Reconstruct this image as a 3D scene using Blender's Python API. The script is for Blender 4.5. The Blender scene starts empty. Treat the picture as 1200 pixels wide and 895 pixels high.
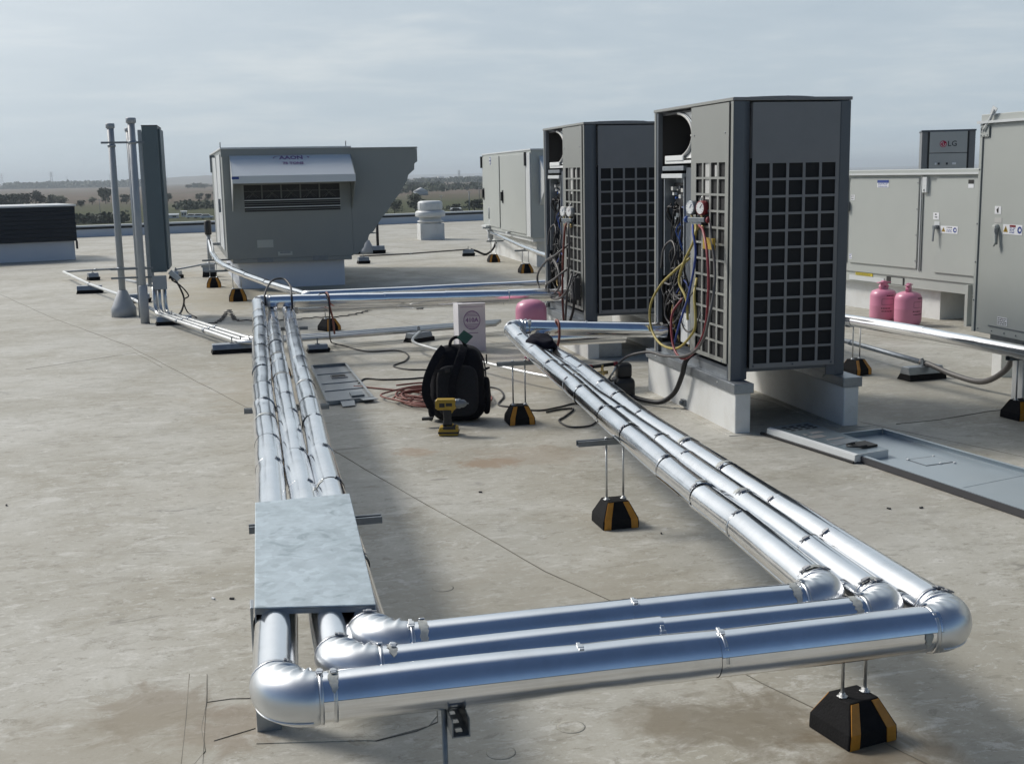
import bpy, bmesh, math, random
from math import radians, sin, cos, pi, sqrt, atan2
from mathutils import Vector, Matrix, noise

random.seed(11)
SC = bpy.context.scene
COL = SC.collection

# ------------------------------------------------------------------ camera
YAW, PITCH, ROLL, CAMH = 0.22142, 0.17135, -0.01962, 1.57627
fwd = Vector((sin(YAW)*cos(PITCH), cos(YAW)*cos(PITCH), -sin(PITCH)))
rgt = Vector((cos(YAW), -sin(YAW), 0))
upv = rgt.cross(fwd)
r2 = cos(ROLL)*rgt + sin(ROLL)*upv
u2 = -sin(ROLL)*rgt + cos(ROLL)*upv
cd = bpy.data.cameras.new("camera"); cam = bpy.data.objects.new("camera", cd); COL.objects.link(cam)
cd.sensor_fit = 'HORIZONTAL'; cd.sensor_width = 36.0; cd.lens = 36.0*1402.65/1200
cd.clip_start = 0.05; cd.clip_end = 60000
M = Matrix((r2, u2, -fwd)).transposed().to_4x4(); M.translation = (0, 0, CAMH)
cam.matrix_world = M
SC.camera = cam

# ------------------------------------------------------------------ light and sky
SUNV = Vector((-0.80, 0.72, 0.98)).normalized()
SUN_EL = math.asin(SUNV.z); SUN_AZ = atan2(SUNV.x, SUNV.y)
sl = bpy.data.lights.new("sun", 'SUN'); sl.energy = 2.15; sl.angle = radians(12.0); sl.color = (1, .955, .89)
so = bpy.data.objects.new("sun", sl); COL.objects.link(so)
so.rotation_euler = (-SUNV).to_track_quat('-Z', 'Y').to_euler()
SC.view_settings.view_transform = 'Standard'; SC.view_settings.look = 'None'
SC.view_settings.gamma = 1.0; SC.view_settings.exposure = 0.30
W = bpy.data.worlds.new("World"); SC.world = W; W.use_nodes = True
nt = W.node_tree; nt.nodes.clear()
def wn(t, **k):
    n = nt.nodes.new(t)
    for a, v in k.items(): setattr(n, a, v)
    return n
out = wn('ShaderNodeOutputWorld')
sky = wn('ShaderNodeTexSky', sky_type='NISHITA', sun_disc=False, sun_elevation=SUN_EL, sun_rotation=SUN_AZ)
sky.altitude = 200; sky.air_density = 1.0; sky.dust_density = 0.25; sky.ozone_density = 3.2
bg1 = wn('ShaderNodeBackground'); bg1.inputs['Strength'].default_value = 0.060
nt.links.new(sky.outputs[0], bg1.inputs['Color'])
geo = wn('ShaderNodeTexCoord')
sep = wn('ShaderNodeSeparateXYZ'); nt.links.new(geo.outputs['Generated'], sep.inputs[0])
def math_(op, a, b=None, c=None):
    n = wn('ShaderNodeMath', operation=op)
    for i, v in enumerate((a, b, c)):
        if v is None: continue
        if isinstance(v, (int, float)): n.inputs[i].default_value = v
        else: nt.links.new(v, n.inputs[i])
    return n.outputs[0]
# flat cloud sheet: project the direction on to a plane overhead
zc = math_('ADD', math_('MAXIMUM', sep.outputs[2], 0.0), 0.09)
cx = math_('DIVIDE', sep.outputs[0], zc); cy = math_('DIVIDE', sep.outputs[1], zc)
cmb = wn('ShaderNodeCombineXYZ'); nt.links.new(cx, cmb.inputs[0]); nt.links.new(cy, cmb.inputs[1])
def wnoise(scale, detail, rough, dist, vec):
    n = wn('ShaderNodeTexNoise'); n.inputs['Scale'].default_value = scale; n.inputs['Detail'].default_value = detail
    n.inputs['Roughness'].default_value = rough; n.inputs['Distortion'].default_value = dist
    nt.links.new(vec, n.inputs['Vector']); return n.outputs['Fac']
mp = wn('ShaderNodeMapping'); mp.inputs['Scale'].default_value = (0.8, 0.9, 1); mp.inputs['Rotation'].default_value = (0, 0, 0.5)
nt.links.new(cmb.outputs[0], mp.inputs['Vector'])
n1 = wnoise(0.55, 8, 0.58, 0.3, mp.outputs[0]); n2 = wnoise(1.9, 8, 0.62, 0.4, mp.outputs[0])
ramp = wn('ShaderNodeValToRGB')
cr = ramp.color_ramp
cr.elements[0].position = 0.30; cr.elements[0].color = (0.33, 0.405, 0.48, 1)
cr.elements[1].position = 0.72; cr.elements[1].color = (0.72, 0.73, 0.715, 1)
e = cr.elements.new(0.5); e.color = (0.425, 0.49, 0.55, 1)
nt.links.new(math_('ADD', math_('MULTIPLY', n1, 0.7), math_('MULTIPLY', n2, 0.3)), ramp.inputs[0])
# paler, flatter air low down
low = math_('SUBTRACT', 1.0, math_('MULTIPLY', math_('MAXIMUM', sep.outputs[2], 0.0), 5.0))
low = math_('MULTIPLY', math_('MAXIMUM', low, 0.0), 0.75)
mixl = wn('ShaderNodeMix', data_type='RGBA'); nt.links.new(low, mixl.inputs['Factor'])
nt.links.new(ramp.outputs[0], mixl.inputs['A']); mixl.inputs['B'].default_value = (0.41, 0.485, 0.53, 1)
bg2 = wn('ShaderNodeBackground'); # thin cloud glows round the veiled sun
dt = wn('ShaderNodeVectorMath', operation='DOT_PRODUCT'); nt.links.new(geo.outputs['Generated'], dt.inputs[0]); dt.inputs[1].default_value = tuple(SUNV)
glow = math_('MULTIPLY', math_('POWER', math_('MAXIMUM', dt.outputs['Value'], 0.0), 6.0), 1.8)
addg = wn('ShaderNodeMix', data_type='RGBA', blend_type='ADD'); nt.links.new(glow, addg.inputs['Factor']); nt.links.new(mixl.outputs['Result'], addg.inputs['A']); addg.inputs['B'].default_value = (1.0, .93, .84, 1)
addg.clamp_factor = False
nt.links.new(addg.outputs['Result'], bg2.inputs['Color'])
# the cloud sheet ends behind the camera, where the sky is clear and blue
cov = math_('ADD', math_('MULTIPLY', sep.outputs[1], 1.3), math_('MULTIPLY', sep.outputs[2], 0.25))
cov = math_('ADD', cov, math_('MULTIPLY', math_('SUBTRACT', n1, 0.5), 0.7))
cov = math_('SUBTRACT', cov, math_('MULTIPLY', sep.outputs[0], 0.12))
mr = wn('ShaderNodeMapRange', interpolation_type='SMOOTHSTEP')
mr.inputs['From Min'].default_value = 0.32; mr.inputs['From Max'].default_value = 0.85
nt.links.new(cov, mr.inputs['Value'])
mx = wn('ShaderNodeMixShader'); nt.links.new(mr.outputs[0], mx.inputs[0])
nt.links.new(bg1.outputs[0], mx.inputs[1]); nt.links.new(bg2.outputs[0], mx.inputs[2])
nt.links.new(mx.outputs[0], out.inputs[0])

# ------------------------------------------------------------------ materials
def mat(name, color, rough=0.6, metal=0.0, var=0.0, vscale=4.0, bump=0.0, bscale=30.0, spec=None, stretch=None, coat=0.0, dirt=None, dscale=2.0, damt=0.0):
    """base colour with fine procedural variation, dirt patches and relief"""
    m = bpy.data.materials.new(name); m.use_nodes = True
    t = m.node_tree; b = t.nodes['Principled BSDF']
    b.inputs['Roughness'].default_value = rough; b.inputs['Metallic'].default_value = metal
    if spec is not None: b.inputs['Specular IOR Level'].default_value = spec
    if coat: b.inputs['Coat Weight'].default_value = coat
    b.inputs['Base Color'].default_value = (*color, 1)
    g = t.nodes.new('ShaderNodeNewGeometry'); vec = g.outputs['Position']
    if stretch:
        mpn = t.nodes.new('ShaderNodeMapping'); mpn.inputs['Scale'].default_value = stretch
        t.links.new(vec, mpn.inputs['Vector']); vec = mpn.outputs[0]
    cur = None
    if var:
        n = t.nodes.new('ShaderNodeTexNoise'); n.inputs['Scale'].default_value = vscale; n.inputs['Detail'].default_value = 6
        n.inputs['Roughness'].default_value = 0.62
        t.links.new(vec, n.inputs['Vector'])
        r = t.nodes.new('ShaderNodeValToRGB')
        r.color_ramp.elements[0].position = .3; r.color_ramp.elements[1].position = .7
        r.color_ramp.elements[0].color = (*[max(0, c*(1-var)) for c in color], 1)
        r.color_ramp.elements[1].color = (*[min(1, c*(1+var)) for c in color], 1)
        t.links.new(n.outputs['Fac'], r.inputs[0]); cur = r.outputs[0]
        rr = t.nodes.new('ShaderNodeMapRange'); rr.inputs['To Min'].default_value = max(.02, rough-.08); rr.inputs['To Max'].default_value = min(1, rough+.1)
        t.links.new(n.outputs['Fac'], rr.inputs['Value']); t.links.new(rr.outputs[0], b.inputs['Roughness'])
    if dirt:
        n = t.nodes.new('ShaderNodeTexNoise'); n.inputs['Scale'].default_value = dscale; n.inputs['Detail'].default_value = 8; n.inputs['Roughness'].default_value = .7
        t.links.new(g.outputs['Position'], n.inputs['Vector'])
        r = t.nodes.new('ShaderNodeMapRange'); r.inputs['From Min'].default_value = .48; r.inputs['From Max'].default_value = .72; r.inputs['To Max'].default_value = damt
        t.links.new(n.outputs['Fac'], r.inputs['Value'])
        mxn = t.nodes.new('ShaderNodeMix'); mxn.data_type = 'RGBA'
        t.links.new(r.outputs[0], mxn.inputs['Factor'])
        if cur: t.links.new(cur, mxn.inputs['A'])
        else: mxn.inputs['A'].default_value = (*color, 1)
        mxn.inputs['B'].default_value = (*dirt, 1); cur = mxn.outputs['Result']
    if cur: t.links.new(cur, b.inputs['Base Color'])
    if bump:
        n = t.nodes.new('ShaderNodeTexNoise'); n.inputs['Scale'].default_value = bscale; n.inputs['Detail'].default_value = 4
        t.links.new(vec, n.inputs['Vector'])
        bn = t.nodes.new('ShaderNodeBump'); bn.inputs['Strength'].default_value = bump; bn.inputs['Distance'].default_value = .01
        t.links.new(n.outputs['Fac'], bn.inputs['Height']); t.links.new(bn.outputs[0], b.inputs['Normal'])
    return m

MT = {}
MT['jacket'] = mat('aluminium_jacket', (.82, .83, .85), .13, 1.0, .04, 5, .07, 6, dirt=(.60, .60, .59), dscale=6, damt=.35)
MT['jacket_b'] = mat('aluminium_elbow', (.62, .64, .66), .33, 1.0, .06, 9, .02, 12)
MT['sealant'] = mat('grey_sealant', (.36, .37, .35), .55, .3, .25, 30, .3, 60)
MT['strap'] = mat('steel_strap', (.62, .63, .64), .3, 1.0, .1, 20)
MT['buckle'] = mat('strap_buckle', (.30, .30, .31), .35, 1.0, .2, 30)
MT['galv'] = mat('galvanised_sheet', (.47, .54, .58), .5, .55, .10, 14, .05, 20, dirt=(.30, .36, .38), dscale=6, damt=.6)
def spangle(m):
    t = m.node_tree; b = t.nodes['Principled BSDF']; g = t.nodes.new('ShaderNodeNewGeometry')
    v = t.nodes.new('ShaderNodeTexVoronoi'); v.inputs['Scale'].default_value = 42; t.links.new(g.outputs['Position'], v.inputs['Vector'])
    n = t.nodes.new('ShaderNodeTexNoise'); n.inputs['Scale'].default_value = 9; n.inputs['Detail'].default_value = 8; n.inputs['Distortion'].default_value = 1.5
    t.links.new(g.outputs['Position'], n.inputs['Vector'])
    src = b.inputs['Base Color'].links[0].from_socket
    x = t.nodes.new('ShaderNodeMix'); x.data_type = 'RGBA'; x.blend_type = 'MULTIPLY'; x.inputs['Factor'].default_value = .22
    t.links.new(src, x.inputs['A']); bw = t.nodes.new('ShaderNodeRGBToBW'); t.links.new(v.outputs['Color'], bw.inputs[0]); t.links.new(bw.outputs[0], x.inputs['B'])
    r = t.nodes.new('ShaderNodeMapRange'); r.inputs['From Min'].default_value = .60; r.inputs['From Max'].default_value = .66; r.inputs['To Max'].default_value = .55
    t.links.new(n.outputs['Fac'], r.inputs['Value'])
    y = t.nodes.new('ShaderNodeMix'); y.data_type = 'RGBA'; t.links.new(r.outputs[0], y.inputs['Factor']); t.links.new(x.outputs['Result'], y.inputs['A']); y.inputs['B'].default_value = (.22, .27, .29, 1)
    t.links.new(y.outputs['Result'], b.inputs['Base Color'])
spangle(MT['galv'])
MT['galv2'] = mat('galvanised_strut', (.30, .325, .35), .42, .75, .12, 22)
MT['strutd'] = mat('weathered_strut', (.20, .22, .24), .45, .75, .15, 20)
MT['emt'] = mat('galvanised_tube', (.60, .61, .61), .3, .9, .06, 20)
MT['rod'] = mat('zinc_rod', (.55, .56, .56), .32, .95, .1, 40, .4, 300)
MT['rubber'] = mat('black_rubber', (.010, .010, .011), .85, 0, .3, 30, .25, 140, spec=.2)
MT['amber'] = mat('amber_reflective_strip', (.46, .20, .018), .4, 0, .15, 40)
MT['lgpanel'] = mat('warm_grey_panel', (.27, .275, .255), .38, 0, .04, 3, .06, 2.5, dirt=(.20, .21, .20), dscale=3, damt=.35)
MT['lgfar'] = mat('haze_paled_panel', (.40, .41, .40), .42, 0, .04, 3)  # panel grey made paler, distance haze and light put into the colour
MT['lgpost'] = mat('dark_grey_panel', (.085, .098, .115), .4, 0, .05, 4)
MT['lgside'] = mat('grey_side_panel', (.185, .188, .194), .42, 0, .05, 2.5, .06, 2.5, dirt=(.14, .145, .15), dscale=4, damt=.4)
MT['coil'] = mat('coil_fins', (.007, .008, .010), .7, .0, .3, 6, .5, 90, stretch=(1, 1, 6))
MT['black'] = mat('black_paint', (.013, .013, .015), .5, 0, .2, 10)
MT['blackm'] = mat('black_ribbed_metal', (.010, .013, .018), .5, .0, .25, 2)
MT['white'] = mat('white_plastic', (.74, .75, .74), .4, 0, .04, 6)
MT['shroud'] = mat('grey_shroud', (.50, .50, .48), .5, 0, .05, 8)
MT['curb'] = mat('white_curb_membrane', (.66, .67, .66), .55, 0, .05, 2.5, .03, 40, dirt=(.45, .43, .38), dscale=2.2, damt=.55)
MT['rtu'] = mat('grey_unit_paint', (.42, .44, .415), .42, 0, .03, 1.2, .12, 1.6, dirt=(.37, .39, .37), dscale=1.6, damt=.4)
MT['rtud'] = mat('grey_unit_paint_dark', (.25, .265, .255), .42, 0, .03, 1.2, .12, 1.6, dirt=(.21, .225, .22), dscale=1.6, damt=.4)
MT['rtuw'] = mat('pale_unit_trim', (.60, .62, .62), .4, 0, .04, 3)
MT['hoodw'] = mat('pale_blue_hood', (.62, .65, .67), .42, 0, .03, 2)
MT['pole'] = mat('grey_pole_paint', (.34, .365, .385), .45, 0, .08, 5)
MT['cabinet'] = mat('slate_cabinet', (.105, .140, .155), .5, 0, .06, 3)
MT['boot'] = mat('grey_flashing_boot', (.36, .38, .40), .55, 0, .06, 8)
MT['pink'] = mat('pink_tank_paint', (.60, .23, .34), .33, 0, .06, 6, dirt=(.54, .20, .30), dscale=6, damt=.5)
MT['ink'] = mat('dark_ink', (.05, .02, .03), .6)
MT['inkblk'] = mat('black_ink', (.02, .02, .02), .6)
MT['inkblue'] = mat('blue_ink', (.03, .06, .25), .6)
MT['inkpurple'] = mat('purple_ink', (.24, .15, .28), .7)
MT['red'] = mat('red_plastic', (.20, .018, .024), .45)
MT['rust'] = mat('faded_red_cord', (.19, .055, .04), .6, 0, .2, 30)
MT['yellow'] = mat('yellow_hose', (.36, .29, .075), .45, 0, .1, 20)
MT['gold'] = mat('yellow_plastic', (.36, .23, .02), .42, 0, .1, 20)
MT['blue'] = mat('blue_wire', (.02, .07, .28), .45)
MT['greyhose'] = mat('grey_hose', (.085, .08, .078), .5)
MT['brass'] = mat('brass_fitting', (.55, .42, .2), .3, 1.0)
MT['board'] = mat('paper_white_box', (.62, .61, .63), .7, 0, .04, 6, dirt=(.5, .49, .5), dscale=5, damt=.4)
MT['cloth'] = mat('black_nylon', (.008, .008, .011), .8, 0, .35, 25, .5, 60, spec=.2)
MT['clothg'] = mat('charcoal_mesh', (.016, .016, .019), .9, 0, .3, 60, .5, 200)
MT['green'] = mat('green_tag', (.015, .075, .06), .6)
MT['navy'] = mat('navy_cloth', (.008, .008, .015), .9, 0, .4, 30, .6, 70, spec=.15)
MT['ptray'] = mat('blue_grey_tray', (.32, .375, .41), .36, .15, .05, 3, dirt=(.37, .41, .43), dscale=4, damt=.4)
MT['cover'] = mat('cover_sky_tint', (.20, .25, .285), .3, .5, .08, 8, dirt=(.30, .35, .38), dscale=9, damt=.5)  # dark blue of the sky it reflects, put into the sheet's colour
MT['pgrey'] = mat('grey_door_inside', (.30, .32, .33), .4, .2, .05, 4, dirt=(.22, .24, .25), dscale=5, damt=.5)
MT['sticker'] = mat('white_sticker', (.75, .76, .78), .5)
MT['stkyel'] = mat('yellow_sticker', (.62, .50, .05), .5)
MT['lgred'] = mat('logo_red', (.38, .01, .05), .5)
MT['letter'] = mat('grey_lettering', (.045, .045, .05), .5)
MT['seamshade'] = mat('seam_shade_dirt', (.15, .14, .115), .8, 0, .3, 5)
MT['coping'] = mat('dark_coping', (.015, .017, .02), .5)
MT['parw'] = mat('parapet_membrane', (.62, .65, .70), .6, 0, .05, 1)
MT['bark'] = mat('bark', (.09, .07, .05), .9)
MT['leaf'] = mat('dark_leaf', (.030, .046, .018), .8, 0, .45, .6)
MT['leaf2'] = mat('olive_leaf', (.044, .056, .022), .8, 0, .45, .6)
MT['bldg'] = mat('pale_wall', (.62, .62, .60), .7, 0, .05, .2)
MT['bldroof'] = mat('grey_roof', (.40, .44, .47), .6, 0, .05, .2)
MT['glass'] = mat('dark_glass', (.02, .025, .03), .1)
MT['carw'] = mat('white_car_paint', (.72, .73, .74), .25)
MT['card'] = mat('dark_car_paint', (.05, .05, .06), .25)
MT['steel'] = mat('lattice_steel', (.25, .27, .29), .6, .3)
MT['filter'] = mat('filter_mesh', (.13, .135, .125), .7)

def roof_material():
    m = bpy.data.materials.new('aged_roof_membrane'); m.use_nodes = True
    t = m.node_tree; b = t.nodes['Principled BSDF']; b.inputs['Roughness'].default_value = .62
    L = t.links.new
    g = t.nodes.new('ShaderNodeNewGeometry')
    def N(scale, detail=6, rough=.6, dist=0., st=None, rot=0, off=(0, 0, 0)):
        n = t.nodes.new('ShaderNodeTexNoise'); n.inputs['Scale'].default_value = scale; n.inputs['Detail'].default_value = detail
        n.inputs['Roughness'].default_value = rough; n.inputs['Distortion'].default_value = dist
        mpn = t.nodes.new('ShaderNodeMapping'); mpn.inputs['Location'].default_value = off
        mpn.inputs['Scale'].default_value = st or (1, 1, 1); mpn.inputs['Rotation'].default_value = (0, 0, rot)
        L(g.outputs['Position'], mpn.inputs['Vector']); L(mpn.outputs[0], n.inputs['Vector'])
        return n.outputs['Fac']
    def R(v, a, bb, lo=0., hi=1.):
        r = t.nodes.new('ShaderNodeMapRange'); r.interpolation_type = 'SMOOTHSTEP'
        for k, x in zip(('From Min', 'From Max', 'To Min', 'To Max'), (a, bb, lo, hi)): r.inputs[k].default_value = x
        L(v, r.inputs['Value']); return r.outputs[0]
    def mixc(f, A, B):
        n = t.nodes.new('ShaderNodeMix'); n.data_type = 'RGBA'
        if isinstance(f, float): n.inputs['Factor'].default_value = f
        else: L(f, n.inputs['Factor'])
        for k, v in (('A', A), ('B', B)):
            if isinstance(v, tuple): n.inputs[k].default_value = (*v, 1)
            else: L(v, n.inputs[k])
        return n.outputs['Result']
    def mm(op, a, bb):
        n = t.nodes.new('ShaderNodeMath'); n.operation = op
        for i, v in enumerate((a, bb)):
            if isinstance(v, (int, float)): n.inputs[i].default_value = v
            else: L(v, n.inputs[i])
        return n.outputs[0]
    base = mixc(R(N(.5, 9, .64, .5), .34, .66), (.325, .306, .252), (.445, .432, .385))
    base = mixc(R(N(1.5, 10, .74, .4, off=(3, 7, 0)), .46, .66, 0, .60), base, (.265, .243, .185))
    base = mixc(R(N(2.6, 11, .76, .5, (.8, 1, 1), .3, (13, 2, 0)), .52, .68, 0, .70), base, (.485, .475, .43))
    # wiped dirt with hard little edges, many sizes
    base = mixc(R(N(7, 11, .80, .5, (.5, 1, 1), .35, (5, 5, 0)), .53, .60, 0, .45), base, (.225, .208, .165))
    base = mixc(R(N(9, 11, .80, .6, (.45, 1, 1), -.25, (9, 1, 0)), .54, .61, 0, .55), base, (.58, .57, .53))
    base = mixc(R(N(19, 9, .78, .4, (.6, 1, 1), .8, (2, 8, 0)), .55, .61, 0, .55), base, (.19, .175, .135))
    base = mixc(R(N(30, 7, .78, .5, (.6, 1, 1), -.6, (6, 3, 0)), .56, .62, 0, .50), base, (.56, .55, .51))
    base = mixc(R(N(75, 5, .78), .40, .70, 0, .30), base, (.27, .257, .215))
    base = mixc(R(N(120, 3, .7, off=(4, 4, 0)), .64, .72, 0, .5), base, (.14, .13, .11))
    # short thin scuffs
    for k, (sc_, ro, th) in enumerate(((1.3, .25, .012), (1.9, -.5, .010), (2.7, 1.1, .010))):
        nz = N(sc_, 5, .55, .5, (.28, 1, 1), ro, (k*5., 3, 0))
        d = mm('ABSOLUTE', mm('SUBTRACT', nz, .5), 0)
        line = R(d, th*.25, th*.75, 1, 0)
        msk = R(N(1.6, 4, .6, .3, off=(7*k+1, 2, 0)), .60, .68)
        base = mixc(mm('MULTIPLY', mm('MULTIPLY', line, msk), .6 if k != 1 else .5), base, (.17, .16, .14) if k != 1 else (.56, .555, .53))
    # brown ponding stains with a shape of their own
    def blot(x, y, r, col, amt, base, seed, sx=1., sy=1.):
        vm = t.nodes.new('ShaderNodeVectorMath'); vm.operation = 'SUBTRACT'; L(g.outputs['Position'], vm.inputs[0]); vm.inputs[1].default_value = (x, y, 0)
        v2 = t.nodes.new('ShaderNodeVectorMath'); v2.operation = 'MULTIPLY'; L(vm.outputs[0], v2.inputs[0]); v2.inputs[1].default_value = (sx, sy, 1)
        ln = t.nodes.new('ShaderNodeVectorMath'); ln.operation = 'LENGTH'; L(v2.outputs[0], ln.inputs[0])
        nz = N(3.2/r**.5, 8, .68, .9, off=(seed*3.1, seed*1.7, 0))
        d = mm('ADD', mm('DIVIDE', ln.outputs['Value'], r), mm('MULTIPLY', mm('SUBTRACT', nz, .5), 2.4))
        return mixc(R(d, .95, .35, 0, amt), base, col)
    for i, (x, y, r, c, a, sx, sy) in enumerate((
        (1.33, 3.05, .30, (.15, .125, .085), .70, .8, 1.), (1.62, 2.62, .30, (.15, .115, .07), .75, 1, .8),
        (1.10, 3.1, .16, (.20, .17, .12), .55, 1, 1), (-.30, 3.55, .28, (.19, .15, .10), .65, 1, 1.),
        (-.12, 3.35, .2, (.20, .15, .10), .55, 1, 1), (-.55, 3.3, .5, (.25, .22, .16), .5, 1, 1),
        (1.30, 6.35, .16, (.25, .165, .095), .8, .7, 1.), (.93, 6.75, .17, (.27, .19, .12), .6, 1, 1), (1.55, 6.45, .35, (.28, .23, .17), .45, .6, 1),
        (4.1, 6.95, .5, (.22, .205, .18), .55, .7, 1), (5.0, 7.6, .7, (.25, .24, .21), .5, .7, 1), (4.9, 8.2, .5, (.22, .20, .16), .45, 1, 1),
        (2.2, 8.9, .8, (.27, .235, .17), .55, 1, 1), (.3, 9.2, .9, (.29, .25, .18), .5, 1, .6), (1.1, 4.1, .7, (.29, .265, .21), .45, 1, 1),
        (.2, 17, 2.2, (.33, .29, .20), .6, 1, .7), (-1.6, 21, 1.6, (.30, .25, .17), .55, 1, 1), (2.6, 5.0, .8, (.30, .285, .25), .4, 1, 1),
        (2.95, 7.3, .5, (.30, .24, .16), .5, 4, .5), (3.4, 6.2, .9, (.26, .25, .215), .5, 1, 1))):
        base = blot(x, y, r, c, a, base, i+1, sx, sy)
    L(base, b.inputs['Base Color'])
    bp = t.nodes.new('ShaderNodeBump'); bp.inputs['Strength'].default_value = .35; bp.inputs['Distance'].default_value = .006
    h = mm('ADD', mm('ADD', mm('MULTIPLY', N(3.4, 6, .6, .6, (.4, 1, 1), .3), 1.6), mm('MULTIPLY', N(24, 6, .65), .45)), mm('MULTIPLY', N(170, 2, .5), .14))
    L(h, bp.inputs['Height']); L(bp.outputs[0], b.inputs['Normal'])
    rr = R(N(1.5, 6, .6), .3, .7, .50, .75); L(rr, b.inputs['Roughness'])
    return m
MT['roof'] = roof_material()

def land_material():
    m = bpy.data.materials.new('fields'); m.use_nodes = True
    t = m.node_tree; b = t.nodes['Principled BSDF']; b.inputs['Roughness'].default_value = .95; L = t.links.new
    b.inputs['Specular IOR Level'].default_value = .1
    g = t.nodes.new('ShaderNodeNewGeometry'); sp = t.nodes.new('ShaderNodeSeparateXYZ'); L(g.outputs['Position'], sp.inputs[0])
    def N(scale, st=(1, 1, 1), detail=6):
        n = t.nodes.new('ShaderNodeTexNoise'); n.inputs['Scale'].default_value = scale; n.inputs['Detail'].default_value = detail; n.inputs['Roughness'].default_value = .62
        mpn = t.nodes.new('ShaderNodeMapping'); mpn.inputs['Scale'].default_value = st
        L(g.outputs['Position'], mpn.inputs['Vector']); L(mpn.outputs[0], n.inputs['Vector']); return n.outputs['Fac']
    # field bands by distance from the building, edges wandering
    ad = t.nodes.new('ShaderNodeMath'); ad.operation = 'MULTIPLY_ADD'
    L(N(.012, (1, .5, 1)), ad.inputs[0]); ad.inputs[1].default_value = 150; L(sp.outputs[1], ad.inputs[2])
    mr = t.nodes.new('ShaderNodeMapRange'); mr.inputs['From Min'].default_value = 250; mr.inputs['From Max'].default_value = 1250; L(ad.outputs[0], mr.inputs['Value'])
    r = t.nodes.new('ShaderNodeValToRGB'); L(mr.outputs[0], r.inputs[0])
    c = r.color_ramp; c.elements[0].position = 0; c.elements[0].color = (.06, .064, .036, 1)
    c.elements[1].position = 1; c.elements[1].color = (.14, .11, .085, 1)
    for p, col in ((.10, (.042, .050, .020)), (.26, (.058, .066, .027)), (.36, (.080, .074, .044)), (.46, (.115, .090, .066)), (.62, (.14, .108, .084))):
        e = c.elements.new(p); e.color = (*col, 1)
    n = t.nodes.new('ShaderNodeMix'); n.data_type = 'RGBA'
    rr = t.nodes.new('ShaderNodeMapRange'); rr.inputs['From Min'].default_value = .48; rr.inputs['From Max'].default_value = .66; rr.inputs['To Max'].default_value = .6
    L(N(.035, (1, .35, 1)), rr.inputs['Value']); L(rr.outputs[0], n.inputs['Factor']); L(r.outputs[0], n.inputs['A']); n.inputs['B'].default_value = (.075, .08, .04, 1)
    L(n.outputs['Result'], b.inputs['Base Color'])
    return m
MT['land'] = land_material()

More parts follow.
